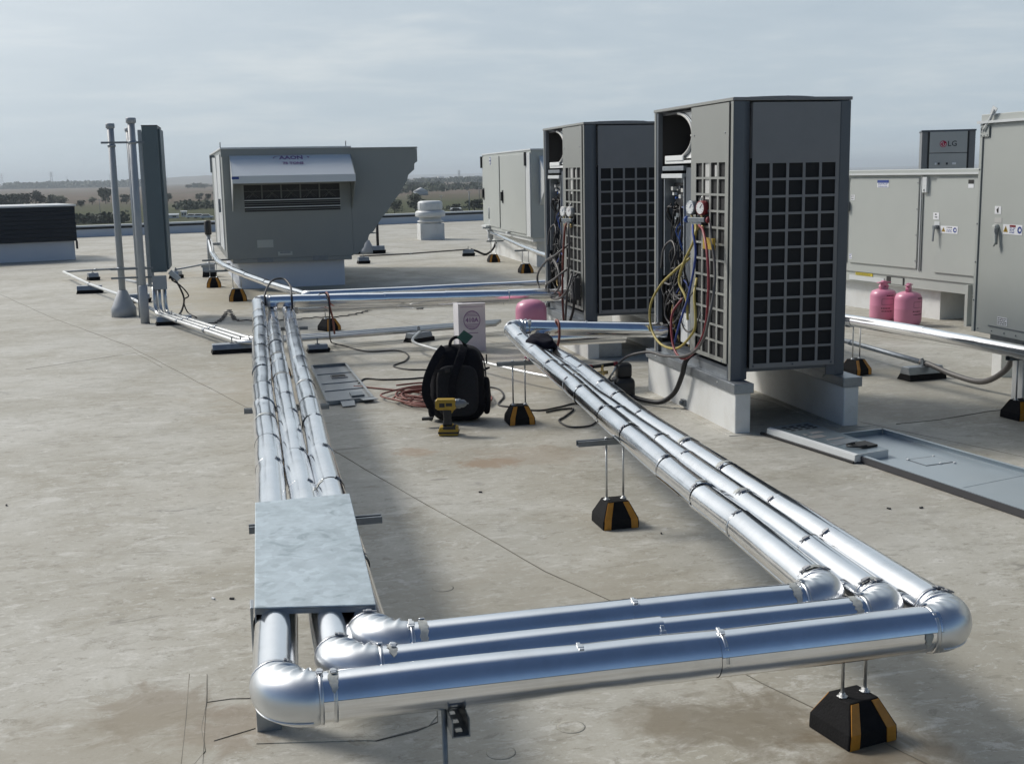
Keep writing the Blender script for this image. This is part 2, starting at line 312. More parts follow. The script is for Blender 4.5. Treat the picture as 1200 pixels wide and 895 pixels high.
# ------------------------------------------------------------------ mesh helpers
ORG = {}
def wpos(o):
    return ORG.get(o.name, Vector((0, 0, 0)))
class MB:
    def __init__(s, T=None):
        s.v = []; s.f = []; s.sm = []; s.mi = []; s.T = T; s.cur = 0
    def add(s, vs, fs, smooth=False):
        b = len(s.v)
        for p in vs:
            p = Vector(p); s.v.append(s.T @ p if s.T else p)
        for f in fs:
            s.f.append([b+i for i in f]); s.sm.append(smooth); s.mi.append(s.cur)
        return s
    def box(s, a, b):
        x0, y0, z0 = (min(p, q) for p, q in zip(a, b)); x1, y1, z1 = (max(p, q) for p, q in zip(a, b))
        return s.add([(x0, y0, z0), (x1, y0, z0), (x1, y1, z0), (x0, y1, z0), (x0, y0, z1), (x1, y0, z1), (x1, y1, z1), (x0, y1, z1)],
              [(0, 3, 2, 1), (4, 5, 6, 7), (0, 1, 5, 4), (1, 2, 6, 5), (2, 3, 7, 6), (3, 0, 4, 7)])
    def obox(s, c, ax, ay, az):
        c = Vector(c); ax = Vector(ax); ay = Vector(ay); az = Vector(az)
        vs = [c + i*ax + j*ay + k*az for k in (-1, 1) for (i, j) in ((-1, -1), (1, -1), (1, 1), (-1, 1))]
        fs = [(0, 3, 2, 1), (4, 5, 6, 7), (0, 1, 5, 4), (1, 2, 6, 5), (2, 3, 7, 6), (3, 0, 4, 7)]
        if ax.cross(ay).dot(az) < 0: fs = [f[::-1] for f in fs]
        return s.add(vs, fs)
    def prism(s, pts, d):
        """polygon pts (3D, any plane) extruded by vector d"""
        pts = [Vector(p) for p in pts]; d = Vector(d); n = len(pts)
        nn = sum(((pts[i]-pts[0]).cross(pts[(i+1) % n]-pts[0]) for i in range(1, n-1)), Vector())
        if nn.dot(d) > 0: pts = pts[::-1]
        return s.add(pts + [p+d for p in pts], [tuple(range(n)), tuple(range(2*n-1, n-1, -1))] + [(i, i+n, (i+1) % n+n, (i+1) % n) for i in range(n)])
    def quad(s, *p): return s.add(p, [tuple(range(len(p)))])
    def frame(s, d):
        d = Vector(d).normalized(); a = Vector((0, 0, 1)) if abs(d.z) < .9 else Vector((1, 0, 0))
        x = a.cross(d).normalized(); return x, d.cross(x)
    def tube(s, pts, r, n=10, caps=True):
        pts = [Vector(p) for p in pts]; rs = r if isinstance(r, (list, tuple)) else [r]*len(pts)
        m = len(pts); tg = []
        for i in range(m):
            d = (pts[min(i+1, m-1)]-pts[max(i-1, 0)])
            tg.append(d.normalized() if d.length > 1e-9 else Vector((0, 0, 1)))
        x, y = s.frame(tg[0]); vs = []
        for i in range(m):
            x = (x - tg[i]*x.dot(tg[i])); x = x.normalized() if x.length > 1e-6 else s.frame(tg[i])[0]
            y = tg[i].cross(x)
            for k in range(n):
                a = 2*pi*k/n; vs.append(pts[i] + rs[i]*(cos(a)*x + sin(a)*y))
        fs = [(i*n+k, i*n+(k+1) % n, (i+1)*n+(k+1) % n, (i+1)*n+k) for i in range(m-1) for k in range(n)]
        s.add(vs, fs, True)
        if caps: 
            b = len(s.v)-len(vs)
            s.f.append([b+k for k in range(n-1, -1, -1)]); s.sm.append(False); s.mi.append(s.cur)
            s.f.append([b+(m-1)*n+k for k in range(n)]); s.sm.append(False); s.mi.append(s.cur)
        return s
    def lathe(s, prof, c=(0, 0, 0), axis=(0, 0, 1), n=20):
        c = Vector(c); d = Vector(axis).normalized(); x, y = s.frame(d)
        vs = [c + d*z + r*(cos(2*pi*k/n)*x + sin(2*pi*k/n)*y) for r, z in prof for k in range(n)]
        m = len(prof)
        s.add(vs, [(i*n+k, i*n+(k+1) % n, (i+1)*n+(k+1) % n, (i+1)*n+k) for i in range(m-1) for k in range(n)], True)
        b = len(s.v)-len(vs)
        if prof[0][0] > 1e-5: s.f.append([b+k for k in range(n-1, -1, -1)]); s.sm.append(False); s.mi.append(s.cur)
        if prof[-1][0] > 1e-5: s.f.append([b+(m-1)*n+k for k in range(n)]); s.sm.append(False); s.mi.append(s.cur)
        return s
    def build(s, name, m, parent=None, bevel=0, seg=2):
        me = bpy.data.meshes.new(name); o = bpy.data.objects.new(name, me); COL.objects.link(o)
        og = wpos(parent) if parent else Vector((0, 0, 0))
        me.from_pydata([v-og for v in s.v], [], s.f)
        for q, k in zip(me.polygons, s.sm): q.use_smooth = k
        for q, k in zip(me.polygons, s.mi): q.material_index = k
        for mm_ in (m if isinstance(m, (list, tuple)) else [m]): me.materials.append(MT[mm_])
        ORG[o.name] = og
        if parent: o.parent = parent
        if bevel:
            bv = o.modifiers.new('bevel', 'BEVEL'); bv.width = bevel; bv.segments = seg; bv.limit_method = 'ANGLE'; bv.angle_limit = radians(50)
        return o
def thing(name, label, cat, loc, group=None):
    o = bpy.data.objects.new(name, None); COL.objects.link(o); o.location = loc; o.empty_display_size = .1
    ORG[o.name] = Vector(loc); o['label'] = label; o['category'] = cat
    if group: o['group'] = group
    return o
def tag(o, label, cat, group=None):
    o['label'] = label; o['category'] = cat
    if group: o['group'] = group
    return o
def struct(o): o['kind'] = 'structure'; return o
def rebase(o, loc):
    """move the origin of a one-mesh thing to its base"""
    loc = Vector(loc); o.data.transform(Matrix.Translation(-(loc-o.location))); o.location = loc; ORG[o.name] = loc; return o
def dup(root, loc, label, group=None, rz=0.0):
    r = root.copy(); COL.objects.link(r); r.location = loc; r.rotation_euler = (0, 0, rz); r['label'] = label; ORG[r.name] = Vector(loc)
    if group: r['group'] = group
    for ch in list(root.children):
        c = ch.copy(); COL.objects.link(c); c.parent = r; ORG[c.name] = Vector(loc)
        for g in list(ch.children):
            d = g.copy(); COL.objects.link(d); d.parent = c
    return r
def spline(pts, k=8):
    """smooth curve through points"""
    P = [Vector(p) for p in pts]; P = [2*P[0]-P[1]] + P + [2*P[-1]-P[-2]]; o = []
    for i in range(1, len(P)-2):
        for j in range(k):
            t = j/k; a, b, c, d = P[i-1:i+3]
            o.append(.5*((2*b)+(c-a)*t+(2*a-5*b+4*c-d)*t*t+(3*b-a-3*c+d)*t**3))
    o.append(P[-2]); return o
def text(name, body, size, m, parent, origin, xdir, ydir, align='CENTER', bold=0.0):
    cu = bpy.data.curves.new(name, 'FONT'); cu.body = body; cu.size = size; cu.align_x = align; cu.align_y = 'CENTER'; cu.extrude = .0006; cu.offset = bold
    cu.resolution_u = 2
    tmp = bpy.data.objects.new(name, cu); me = bpy.data.meshes.new_from_object(tmp)
    bpy.data.objects.remove(tmp); bpy.data.curves.remove(cu)
    x = Vector(xdir).normalized(); y = Vector(ydir).normalized(); z = x.cross(y)
    T = Matrix((x, y, z)).transposed().to_4x4(); T.translation = Vector(origin) - wpos(parent)
    me.transform(T); me.name = name
    o = bpy.data.objects.new(name, me); COL.objects.link(o); me.materials.clear(); me.materials.append(MT[m]); o.parent = parent
    ORG[o.name] = wpos(parent)
    return o

# ------------------------------------------------------------------ the setting: land, hills, roof
LZ = -8.0
b = MB()
ys = [-2500, -300, 60, 300, 800, 2000, 5000, 9000, 13000]; xs = [-13000, -6000, -1500, -300, 300, 1500, 6000, 13000]
b.add([(x, y, LZ) for y in ys for x in xs], [(j*8+i, j*8+i+1, (j+1)*8+i+1, (j+1)*8+i) for j in range(len(ys)-1) for i in range(7)])
struct(b.build('land', 'land'))
def ridge(x0, y0, x1, y1, h, seed, wid=900):
    b = MB(); n = 60; vs = []
    for i in range(n+1):
        t = i/n; x = x0+(x1-x0)*t; y = y0+(y1-y0)*t
        z = h*(sin(pi*t)**.7)*(.72+.55*noise.noise(Vector((t*5, seed, 0)))+.16*noise.noise(Vector((t*22, seed, 3))))
        for yy, k in ((-wid, 0), (-wid*.45, .6), (0, 1), (wid*.5, .6), (wid, 0)): vs.append((x, y+yy, LZ-.5+max(0, z)*k))
    b.add(vs, [(i*5+k, (i+1)*5+k, (i+1)*5+k+1, i*5+k+1) for i in range(n) for k in range(4)], True)
    o = struct(b.build('hill', 'land')); return o
ridge(-1000, 5600, 700, 5200, 38, 1.3)
ridge(-4200, 9000, 1500, 9500, 30, 4.7)
ridge(-500, 9500, 7500, 9000, 42, 7.9)

# the roof: one sheet on a building block, membrane laps welded over it
PA = Vector((-4.6, 37.45, 0)); PD = Vector((cos(radians(19.6)), sin(radians(19.6)), 0)); PN = Vector((-PD.y, PD.x, 0))
def pw(s, t, z=0.): return PA + PD*s + PN*t + Vector((0, 0, z))
b = MB()
b.prism([pw(-46, .3), pw(40, .3), pw(40, -60), pw(-46, -60)], (0, 0, -8.4))
roof = struct(b.build('roof_deck', 'roof'))
def lap(pts, w=.0035, wand=.012, z=.0012):  # dark line on each lap: edge shadow and dirt put into its colour
    b = MB(); P = [Vector(p) for p in pts]; o = []
    for a, c in zip(P[:-1], P[1:]):
        n = max(2, int((c-a).length/.18))
        for i in range(n):
            q = a.lerp(c, i/n); q.x += wand*noise.noise(q*1.7); q.y += wand*noise.noise(q*1.9+Vector((9, 0, 0))); q.z = z; o.append(q)
    o.append(Vector((P[-1].x, P[-1].y, z)))
    b.tube(o, [w*(.55+.8*abs(noise.noise(p*3))) for p in o], 5)
    return b.build('seam_shade_line', 'seamshade', roof)
S0 = [(-8.5, 34.5), (-3.43, 18.66), (-2.23, 15.12), (-1.11, 12.16), (.026, 8.38), (.454, 7.0), (.768, 5.81), (.971, 5.07), (1.133, 4.475), (1.325, 3.973), (1.508, 3.266), (1.70, 2.75), (2.6, .2)]
lap([(x, y, 0) for x, y in S0], .0024)
for off in (-6.1, -3.05, 3.05, 6.1, 9.15):
    lap([(x+off*.95, y+off*.33, 0) for x, y in ((-8.5, 34.5), (-2.6, 16.4), (2.4, 1.0))], .0016 if off < 9 else .002, .02, .0004)
lap([(5.6, 7.0, 0), (4.98, 6.79, 0), (4.70, 6.76, 0), (4.25, 6.62, 0), (3.93, 6.59, 0)], .0034)
lap([(-1.85, 10.9, 0), (-1.0, 11.6, 0), (-.7, 10.6, 0)], .0016)
for P in (((-.233, 3.813), (-.232, 3.49), (-.234, 3.19), (-.25, 2.8)), ((-.177, 3.797), (-.174, 3.579), (-.186, 3.40), (-.172, 3.253), (-.198, 3.183), (-.2, 2.8)),
          ((-.174, 3.579), (-.10, 3.585), (-.026, 3.57)), ((-.15, 3.31), (-.031, 3.36)), ((-.031, 3.27), (.13, 3.25), (.299, 3.215)),
          ((.28, 3.36), (.272, 3.25), (.299, 3.19), (.42, 3.22), (.49, 3.262), (.50, 3.33), (.497, 3.45))):
    lap([(x, y, 0) for x, y in P], .0022, .004)
# welded cover strips near the corner and the discs of fasteners under the membrane
b = MB()
b.prism([(-.232, 2.7, 0), (-.176, 2.7, 0), (-.176, 3.8, 0), (-.232, 3.8, 0)], (0, 0, .002)); b.build('cover_strip', 'roof', roof)
b = MB(); b.prism([(-.03, 3.26, 0), (.27, 3.20, 0), (.30, 3.19, 0), (.46, 3.24, 0), (.495, 3.30, 0), (.49, 3.6, 0), (-.03, 3.62, 0)], (0, 0, .0025)); b.build('membrane_patch', 'roof', roof)
for x, y in ((.86, 3.13), (.63, 3.03), (1.0, 3.72), (.70, 4.4), (1.25, 3.5), (.55, 3.55)):
    b = MB(); b.lathe([(.042, 0), (.038, .0010), (.031, .0012), (.027, .0006), (0.0, .0005)], (x, y, 0), n=24); b.build('fastener_disc', 'roof', roof)

t = thing('parapet_wall', 'low white parapet with dark metal coping along the far roof edge', 'parapet', pw(0, 0))
b = MB(); b.prism([pw(-46, 0), pw(40, 0), pw(40, .28), pw(-46, .28)], (0, 0, .29)); b.build('wall_face', 'parw', t)
for i in range(28):
    b = MB(); s0 = -46+i*3.07
    b.prism([pw(s0, -.04, .29), pw(s0+3.06, -.04, .29), pw(s0+3.06, .32, .29), pw(s0, .32, .29)], (0, 0, .045)); 
    b.build('coping', 'rtuw', t)
b = MB(); b.prism([pw(-46, -.028, .225), pw(40, -.028, .225), pw(40, -.003, .225), pw(-46, -.003, .225)], (0, 0, .063)); b.build('drip_edge', 'coping', t)

# ------------------------------------------------------------------ far things
def leafmesh(name, h, w, seed, m, stem=True):
    """crown of many small leaf clumps round a few limbs"""
    rnd = random.Random(seed); vs = []; fs = []
    blobs = [(rnd.uniform(-.32, .32)*w, rnd.uniform(-.32, .32)*w, h*rnd.uniform(.35, .86), rnd.uniform(.14, .26)*w) for _ in range(9)]
    blobs.append((0, 0, h*.45, .32*w)); blobs.append((0, 0, h*.8, .2*w))
    for x, y, z, r in blobs:
        for _ in range(42):
            d = Vector((rnd.gauss(0, 1), rnd.gauss(0, 1), rnd.gauss(0, .8))).normalized()*r*rnd.uniform(.55, 1.12)
            c = Vector((x, y, max(z, .12*h)))+d
            if c.z < .05*h: c.z = .05*h
            a = Vector((rnd.gauss(0, 1), rnd.gauss(0, 1), rnd.gauss(0, 1))).normalized(); bb = a.orthogonal().normalized(); s = w*rnd.uniform(.045, .085)
            i = len(vs); vs += [c+a*s, c+bb*s, c-a*s, c-bb*s]; fs.append((i, i+1, i+2, i+3))
    me = bpy.data.meshes.new(name); me.from_pydata(vs, [], fs); me.materials.append(MT[m]); return me
CROWN = {}; TRUNK = {}
def tree(x, y, h, w, label, kind=0, group='scattered field trees'):
    m = 'leaf' if kind % 2 == 0 else 'leaf2'; k = kind % 6
    if k not in CROWN:
        CROWN[k] = leafmesh('crown', 1, 1, 20+k, 'leaf' if k % 2 == 0 else 'leaf2')
        b = MB(); b.tube([(0, 0, 0), (.01, 0, .25), (-.02, .01, .6)], [.04, .03, .012], 6)
        for q in ((.2, .1, .7), (-.2, .05, .75), (.05, -.2, .68)): b.tube([(0, 0, .25), (q[0]*.6, q[1]*.6, .5), q], [.02, .015, .006], 5)
        me = bpy.data.meshes.new('trunk'); me.from_pydata(b.v, [], b.f); me.materials.append(MT['bark']); TRUNK[k] = me
    t = thing('tree', label, 'tree', (x, y, LZ), group)
    for nm, me in (('crown', CROWN[k]), ('trunk', TRUNK[k])):
        o = bpy.data.objects.new(nm, me); COL.objects.link(o); o.parent = t
    t.scale = (w*1.25, w*1.25, h*1.12); t.rotation_euler = (0, 0, x*1.7 % 6.28)
# labels: the far trees too small to tell apart share theirs
TL = [(-87.4, 497.6, 5.0, 5.8), (-85, 509, 5.2, 6.6), (-82.5, 521, 5.3, 6.8), (-79, 533, 5, 6.1), (-74.2, 527.5, 4.6, 4.2), (-69.5, 522, 4.5, 5.3)]
TN = ['dark tree at the left edge of the photo above the black roof hood', 'second dark tree from the left edge above the black roof hood',
      'third dark tree from the left edge above the black roof hood', 'fourth dark tree from the left above the black roof hood',
      'small round tree fifth from the left above the black roof hood', 'rightmost tree of the row above the black roof hood']
for i, (q, n) in enumerate(zip(TL, TN)): tree(*q, n, i, 'tree row beyond the black roof hood')
tree(-108.7, 720, 5.2, 5, 'taller thin tree standing behind the row above the black roof hood', 1)
tree(-57.9, 580, 6.2, 5.2, 'tallest lone tree left of the two grey poles in the field', 2)
tree(-62.3, 566, 3.0, 4, 'low bush tree at the left foot of the tallest lone field tree', 3)
tree(-60.7, 512, 2.6, 3.3, 'small round bush just right of the black roof hood top', 5)
tree(-48.2, 572, 3.6, 4.4, 'dark tree seen between the two grey poles', 0)
tree(-32.0, 613, 3.6, 5, 'rounded tree just right of the slate cabinet', 4)
tree(-17.5, 615, 3.1, 3.6, 'small dark tree between slate cabinet and big rooftop unit', 1)
tree(-12.8, 611, 2.8, 2.8, 'little tree just left of the side of the big rooftop unit', 2)
tree(-10.7, 662, 3.3, 2.8, 'little tree touching the left edge of the big rooftop unit', 2)
for (x, y, h, w), l in zip(((-36.5, 1547, 5.5, 13), (-20.4, 1496, 6.4, 15), (-59.6, 1621, 4.5, 9)), ('far dark clump midway below the pale hill', 'far wide clump below the hill beside the big rooftop unit', 'small far clump on the tan field right beside the slate cabinet')): tree(x, y, h, w, l, 4)
tree(48.5, 333, 4.5, 4.6, 'biggest dark green tree left behind the white roof fan', 0, 'trees beyond the parapet')
tree(41.2, 322, 3.2, 3.4, 'dark tree at the slanted edge of the big rooftop unit', 2, 'trees beyond the parapet')
tree(44.8, 345, 2.4, 3.2, 'low shrub between the two dark trees by the slanted rooftop unit edge', 3, 'trees beyond the parapet')
tree(64.6, 330, 2.6, 4.6, 'low wide dark bush left of the far beige unit doors', 0, 'trees beyond the parapet')
tree(98, 734, 5.3, 6.5, 'tree behind the slanted hood edge near the round white tank', 1, 'trees beyond the parapet')
tree(61.2, 341, 1.6, 2.6, 'small bush behind the parapet right of the white fan', 5, 'trees beyond the parapet')

def wood(name, pts, h, n, seed, w):
    """far wood read as one mass: many leaf clumps"""
    rnd = random.Random(seed); b = MB()
    for _ in range(n):
        t = rnd.random(); k = t*(len(pts)-1); i = min(int(k), len(pts)-2); f = k-i
        P = Vector((*pts[i], 0)).lerp(Vector((*pts[i+1], 0)), f); dep = rnd.uniform(0, w)
        P += Vector((0, dep, LZ)); hh = h*(.55+.5*abs(noise.noise(P*(6/w)))+.3*rnd.random())
        r = hh*.8
        for _ in range(11):
            c = P+Vector((rnd.uniform(-r, r), rnd.uniform(-r, r), hh*rnd.uniform(.1, 1)))
            a = Vector((rnd.gauss(0, 1), rnd.gauss(0, .6), rnd.gauss(0, 1))).normalized(); q = a.orthogonal().normalized(); s = hh*rnd.uniform(.18, .36)
            b.add([c+a*s, c+q*s, c-a*s, c-q*s], [(0, 1, 2, 3)])
    o = b.build(name, 'leaf'); o['kind'] = 'stuff'; o['label'] = 'far dark band of woodland on the plain'; return o
wood('far_wood', [(-480, 2560), (-215, 2500), (-150, 2520)], 13, 700, 3, 260)
wood('far_wood', [(-45, 1700), (-60, 1760)], 6, 12, 8, 30)
wood('far_wood', [(60, 640), (95, 690), (165, 800)], 5.0, 520, 4, 420)
wood('far_wood', [(120, 1400), (320, 1500), (420, 1700)], 7, 420, 5, 500)
wood('hedge', [(-48, 300), (-36, 302), (-27, 303)], 2.3, 90, 6, 5)
wood('hedge', [(-19, 416), (-13, 424), (-6, 428), (-4, 436)], 2.6, 80, 7, 26)
wood('hedge', [(52, 335), (60, 338), (70, 342)], 1.1, 40, 9, 14)

def house(name, x, y, w, d, h, label, roofh=1.0, cat='building', m='bldg', group=None):
    t = thing(name, label, cat, (x, y, LZ), group)
    b = MB(); b.box((x-w/2, y, LZ), (x+w/2, y+d, LZ+h)); b.build('wall', m, t)
    b = MB(); b.prism([(x-w/2-.2, y-.3, LZ+h), (x-w/2-.2, y+d/2, LZ+h+roofh), (x-w/2-.2, y+d+.3, LZ+h)], (w+.4, 0, 0)); b.build('roof', 'bldroof', t)
    b = MB(); n = max(2, int(w/3))
    for i in range(n): b.box((x-w/2+w*(i+.25)/n, y-.06, LZ+h*.3), (x-w/2+w*(i+.75)/n, y+.02, LZ+h*.7))
    b.build('window', 'glass', t)
house('far_hall', 495, 3224, 19, 20, 8, 'white building on the horizon right of the slanted rooftop unit', 2)
house('far_hall', 510, 3035, 15, 20, 9, 'narrow white building on the horizon above the white roof fan', 2)
house('far_hall', 602, 3024, 18, 20, 9, 'pale building on the horizon beside the far beige unit', 2)
house('far_hall', 411, 2271, 10, 10, 5, 'small pale building amid the dark horizon wood', 1.5)
house('farm_shed', -16.9, 329, 3.8, 4, .9, 'low long grey shed behind the parapet right of the cabinet', .3)
house('farm_shed', -14.0, 341, 1.4, 2, 1.4, 'small white box building behind the parapet right of the cabinet', .2)
house('farm_shed', 58, 322, 2.4, 2, .8, 'small pale shed behind the parapet left of the far beige unit', .25)
t = thing('water_tank', 'round white field tank with conical roof right of the slanted unit', 'tank', (92.8, 617, LZ))
b = MB(); b.lathe([(3.8, 0), (3.8, 2.1)], (92.8, 617, LZ), n=28); b.build('tank_wall', 'bldroof', t)
b = MB(); b.lathe([(4.0, 2.1), (0.01, 4.1)], (92.8, 617, LZ), n=28); b.build('tank_roof', 'bldg', t)
def car(x, y, label, m):
    t = thing('parked_car', label, 'car', (x, y, LZ), 'vehicles parked beyond the parapet')
    b = MB(); k = .8
    b.prism([(x+k*a, y, LZ+k*c) for a, c in ((-2.1, .35), (2.1, .35), (2.1, .85), (1.3, .95), (.7, 1.45), (-1.2, 1.5), (-1.9, .95), (-2.1, .9))], (0, 1.4, 0)); b.build('car_body', m, t, .06)
    b = MB(); b.prism([(x+k*a, y-.012, LZ+k*c) for a, c in ((1.1, .98), (.62, 1.36), (-1.1, 1.4), (-1.6, .98))], (0, 1.424, 0)); b.build('window', 'glass', t)
    for a in (-1.25, 1.3):
        for yy in (.02, 1.2):
            b = MB(); b.lathe([(.02, 0), (.27, 0), (.27, .18), (.02, .18)], (x+k*a, y+yy, LZ+.27), (0, 1, 0), 12); b.build('wheel', 'rubber', t)
for x, y, l, m in ((-11.2, 323, 'white car parked nearest the pale box building beyond the parapet', 'carw'), (-9.4, 322, 'white car parked second right of the pale box building', 'carw'), (-7.4, 316, 'pale car parked closest to the big rooftop unit', 'carw'), (57.0, 316, 'dark car parked behind the parapet left of the far beige unit', 'card')): car(x, y, l, m)
def pole(x, y, h, label, r=.13, base=LZ):
    t = thing('utility_pole', label, 'pole', (x, y, base))
    b = MB(); b.tube([(x, y, base), (x, y, base+h)], [r*1.2, r*.8], 8); b.build('pole_shaft', 'steel', t)
    b = MB(); b.box((x-h*.09, y-.06, base+h*.93), (x+h*.09, y+.06, base+h*.95)); b.build('crossarm', 'steel', t)
    for q in (-.08, .08): b = MB(); b.lathe([(.05, 0), (.07, .08), (.03, .16)], (x+q*h, y, base+h*.95), n=8); b.build('insulator', 'white', t)
pole(62.7, 327.7, 5.4, 'dark thick utility pole left of the far beige unit')
pole(56.6, 338, 4.2, 'thinner utility pole further left, right of the white fan', .07)
pole(78.3, 391.5, 8.5, 'slim pale pole touching the edge of the far beige unit', .09)
pole(-37, 354, 5.1, 'thin pole between the two grey steel posts', .07)
def pylon(x, y, h, label):
    t = thing('pylon', label, 'pylon', (x, y, LZ), 'pylons on the horizon')
    b = MB(); w = h*.11; s = h*.008+.12; lv = [0, .3, .55, .75, .9, 1]
    def P(a, k): f = lv[k]; ww = w*(1-f)+.03*h*.3; return (x+a[0]*ww, y+a[1]*ww, LZ+f*h)
    cs = ((-1, -1), (1, -1), (1, 1), (-1, 1))
    for k in range(5):
        for i, a in enumerate(cs):
            b.tube([P(a, k), P(a, k+1)], s, 4); b.tube([P(a, k), P(cs[(i+1) % 4], k+1)], s*.6, 4)
    b.build('lattice', 'steel', t)
    for f in (.7, .82, .94): b = MB(); b.box((x-h*.15, y-s, LZ+h*f), (x+h*.15, y+s, LZ+h*f+s*2)); b.build('crossarm', 'steel', t)
for (x, y, h), l in zip(((-549.8, 3963, 46), (-908, 7134, 51), (-451, 4755, 41), (-176, 3319, 24), (-1010, 5778, 58), (412, 2248, 20)),
    ('tallest lattice pylon above the black roof hood', 'faint second pylon right of the tallest one', 'pylon between black hood and grey posts', 'thin pylon above the field right of the cabinet', 'faint pylon at the far left edge of the photo', 'pylon on the horizon above the white roof fan')): pylon(x, y, h, l)
t = thing('light_pole', 'sports floodlight pole peeking over the long grey unit', 'pole', (37.06, 60, LZ))
b = MB(); b.tube([(37.06, 60, LZ), (37.06, 60, 1.98)], [.12, .06], 8); b.build('pole_shaft', 'steel', t)
b = MB(); b.box((36.7, 59.95, 1.80), (37.42, 60.05, 1.86)); b.build('crossarm', 'steel', t)
for q in (36.75, 36.98, 37.2, 37.4): b = MB(); b.box((q-.08, 59.85, 1.87), (q+.08, 60.02, 2.02)); b.build('floodlight', 'steel', t)

# ------------------------------------------------------------------ outdoor heat pump units
UH = 1.69; UW = .754; UD = 1.38; UZ = .309; UX = 2.887
def grid_panel(b, u0, u1, cols, cu0, pitch, ow, z0, z1, rows, rz0, rp, oh, P, th):
    """sheet panel with punched square openings. P(u, w, z) maps panel coordinates; w is depth behind the face"""
    def bar(ua, ub, za, zb): 
        vs = [P(u, w, z) for w in (0, th) for (u, z) in ((ua, za), (ub, za), (ub, zb), (ua, zb))]
        fs = [(0, 1, 2, 3), (7, 6, 5, 4), (0, 4, 5, 1), (1, 5, 6, 2), (2, 6, 7, 3), (3, 7, 4, 0)]
        c = sum((Vector(v) for v in vs), Vector())/8
        n = (Vector(vs[1])-Vector(vs[0])).cross(Vector(vs[2])-Vector(vs[0]))
        if n.dot(Vector(vs[0])-c) < 0: fs = [f[::-1] for f in fs]
        b.add(vs, fs)
    zt = rz0+rp*(rows-1)+oh
    bar(u0, u1, zt, z1); bar(u0, u1, z0, rz0)
    ue = [u0] + sum(([cu0+i*pitch, cu0+i*pitch+ow] for i in range(cols)), []) + [u1]
    for i in range(0, len(ue), 2): bar(ue[i], ue[i+1], rz0, zt)
    for i in range(cols):
        for r in range(rows-1): bar(cu0+i*pitch, cu0+i*pitch+ow, rz0+r*rp+oh, rz0+(r+1)*rp)
def heat_pump(x, y, z, label):
    t = thing('heat_pump', label, 'heat pump', (x, y, z), 'outdoor heat pump units')
    def L(a, bb, c): return (x+a, y+bb, z+c)
    # four corner posts
    for (px, py, sx, sy) in ((0, 0, 1, 1), (UW, 0, -1, 1), (0, UD, 1, -1), (UW, UD, -1, -1)):
        b = MB(); w = .062; d = .034
        b.prism([L(px, py, 0), L(px+sx*w, py, 0), L(px+sx*(w+.05), py+sy*.022, 0), L(px+sx*(w+.05), py+sy*.034, 0), L(px+sx*d, py+sy*.034, 0), L(px+sx*d, py+sy*.07, 0), L(px, py+sy*.07, 0)], (0, 0, UH-.022))
        b.build('corner_post', 'lgpost', t, .004)
    # pale strips: near post's sunlit edge put into colour; far post and top match
    b = MB(); b.box(L(-.004, .002, .0), L(-.0005, .036, UH-.022)); b.box(L(-.004, UD-.03, .0), L(-.0005, UD-.004, UH-.022)); b.box(L(-.0085, .0, UH-.018), L(-.0062, UD, UH-.003)); b.build('lit_edge_strip', 'lgpanel', t)
    # top and bottom frames
    b = MB(); b.box(L(-.006, -.006, UH-.02), L(UW+.006, .05, UH)); b.box(L(-.006, UD-.05, UH-.02), L(UW+.006, UD+.006, UH)); b.box(L(-.006, .052, UH-.02), L(.05, UD-.052, UH)); b.box(L(UW-.05, .052, UH-.02), L(UW+.006, UD-.052, UH)); b.build('top_frame', 'lgside', t, .003)
    b = MB(); b.box(L(.052, .052, UH-.022), L(UW-.052, UD-.052, UH-.006)); b.build('top_plate', 'lgpost', t)
    for yc in (.36, 1.02):
        g = MB(); 
        for r in (.06, .12, .18, .24, .29): g.tube([L(UW/2+r*cos(a*pi/12), yc+r*sin(a*pi/12), UH+.008) for a in range(25)], .0035, 5, False)
        for a in range(8): g.tube([L(UW/2, yc, UH+.010), L(UW/2+.29*cos(a*pi/4), yc+.29*sin(a*pi/4), UH+.010)], .003, 5)
        g.build('fan_grille', 'lgpost', t)
    b = MB(); b.box(L(.02, .03, .045), L(UW-.02, UD-.03, .068)); b.build('base_pan', 'lgpost', t)
    b = MB(); b.box(L(.02, .04, .0), L(.07, UD-.04, .045)); b.box(L(UW-.07, .04, 0), L(UW-.02, UD-.04, .045)); b.build('base_rail', 'galv2', t)
    # side panel (towards the photographer): 5 x 12 openings
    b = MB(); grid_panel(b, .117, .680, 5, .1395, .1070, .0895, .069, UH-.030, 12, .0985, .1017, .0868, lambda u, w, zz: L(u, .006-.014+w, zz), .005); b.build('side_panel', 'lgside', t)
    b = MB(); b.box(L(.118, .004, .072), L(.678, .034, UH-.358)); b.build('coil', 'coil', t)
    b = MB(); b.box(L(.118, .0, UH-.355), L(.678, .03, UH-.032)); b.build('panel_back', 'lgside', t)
    # fin bars that show as faint lines through the openings
    # front panel, right half: 4 x 12 openings
    b = MB(); grid_panel(b, .048, .655, 4, .098, .1235, .100, .098, UH-.026, 12, .1235, .1005, .0868, lambda u, w, zz: L(-.012+w, u, zz), .005); b.build('front_panel', 'lgpanel', t)
    b = MB(); b.box(L(.002, .07, .10), L(.05, .652, UH-.362)); b.build('coil', 'coil', t)
    b = MB(); b.box(L(.001, .048, UH-.36), L(.02, .655, UH-.03)); b.build('panel_back', 'lgpanel', t)
    # pale fan-motor bracket seen through the top row of openings
    b = MB(); b.box(L(-.004, .36, UH-.60), L(.001, .43, UH-.366)); b.box(L(-.004, .245, UH-.46), L(.001, .275, UH-.39)); b.build('bracket', 'shroud', t)
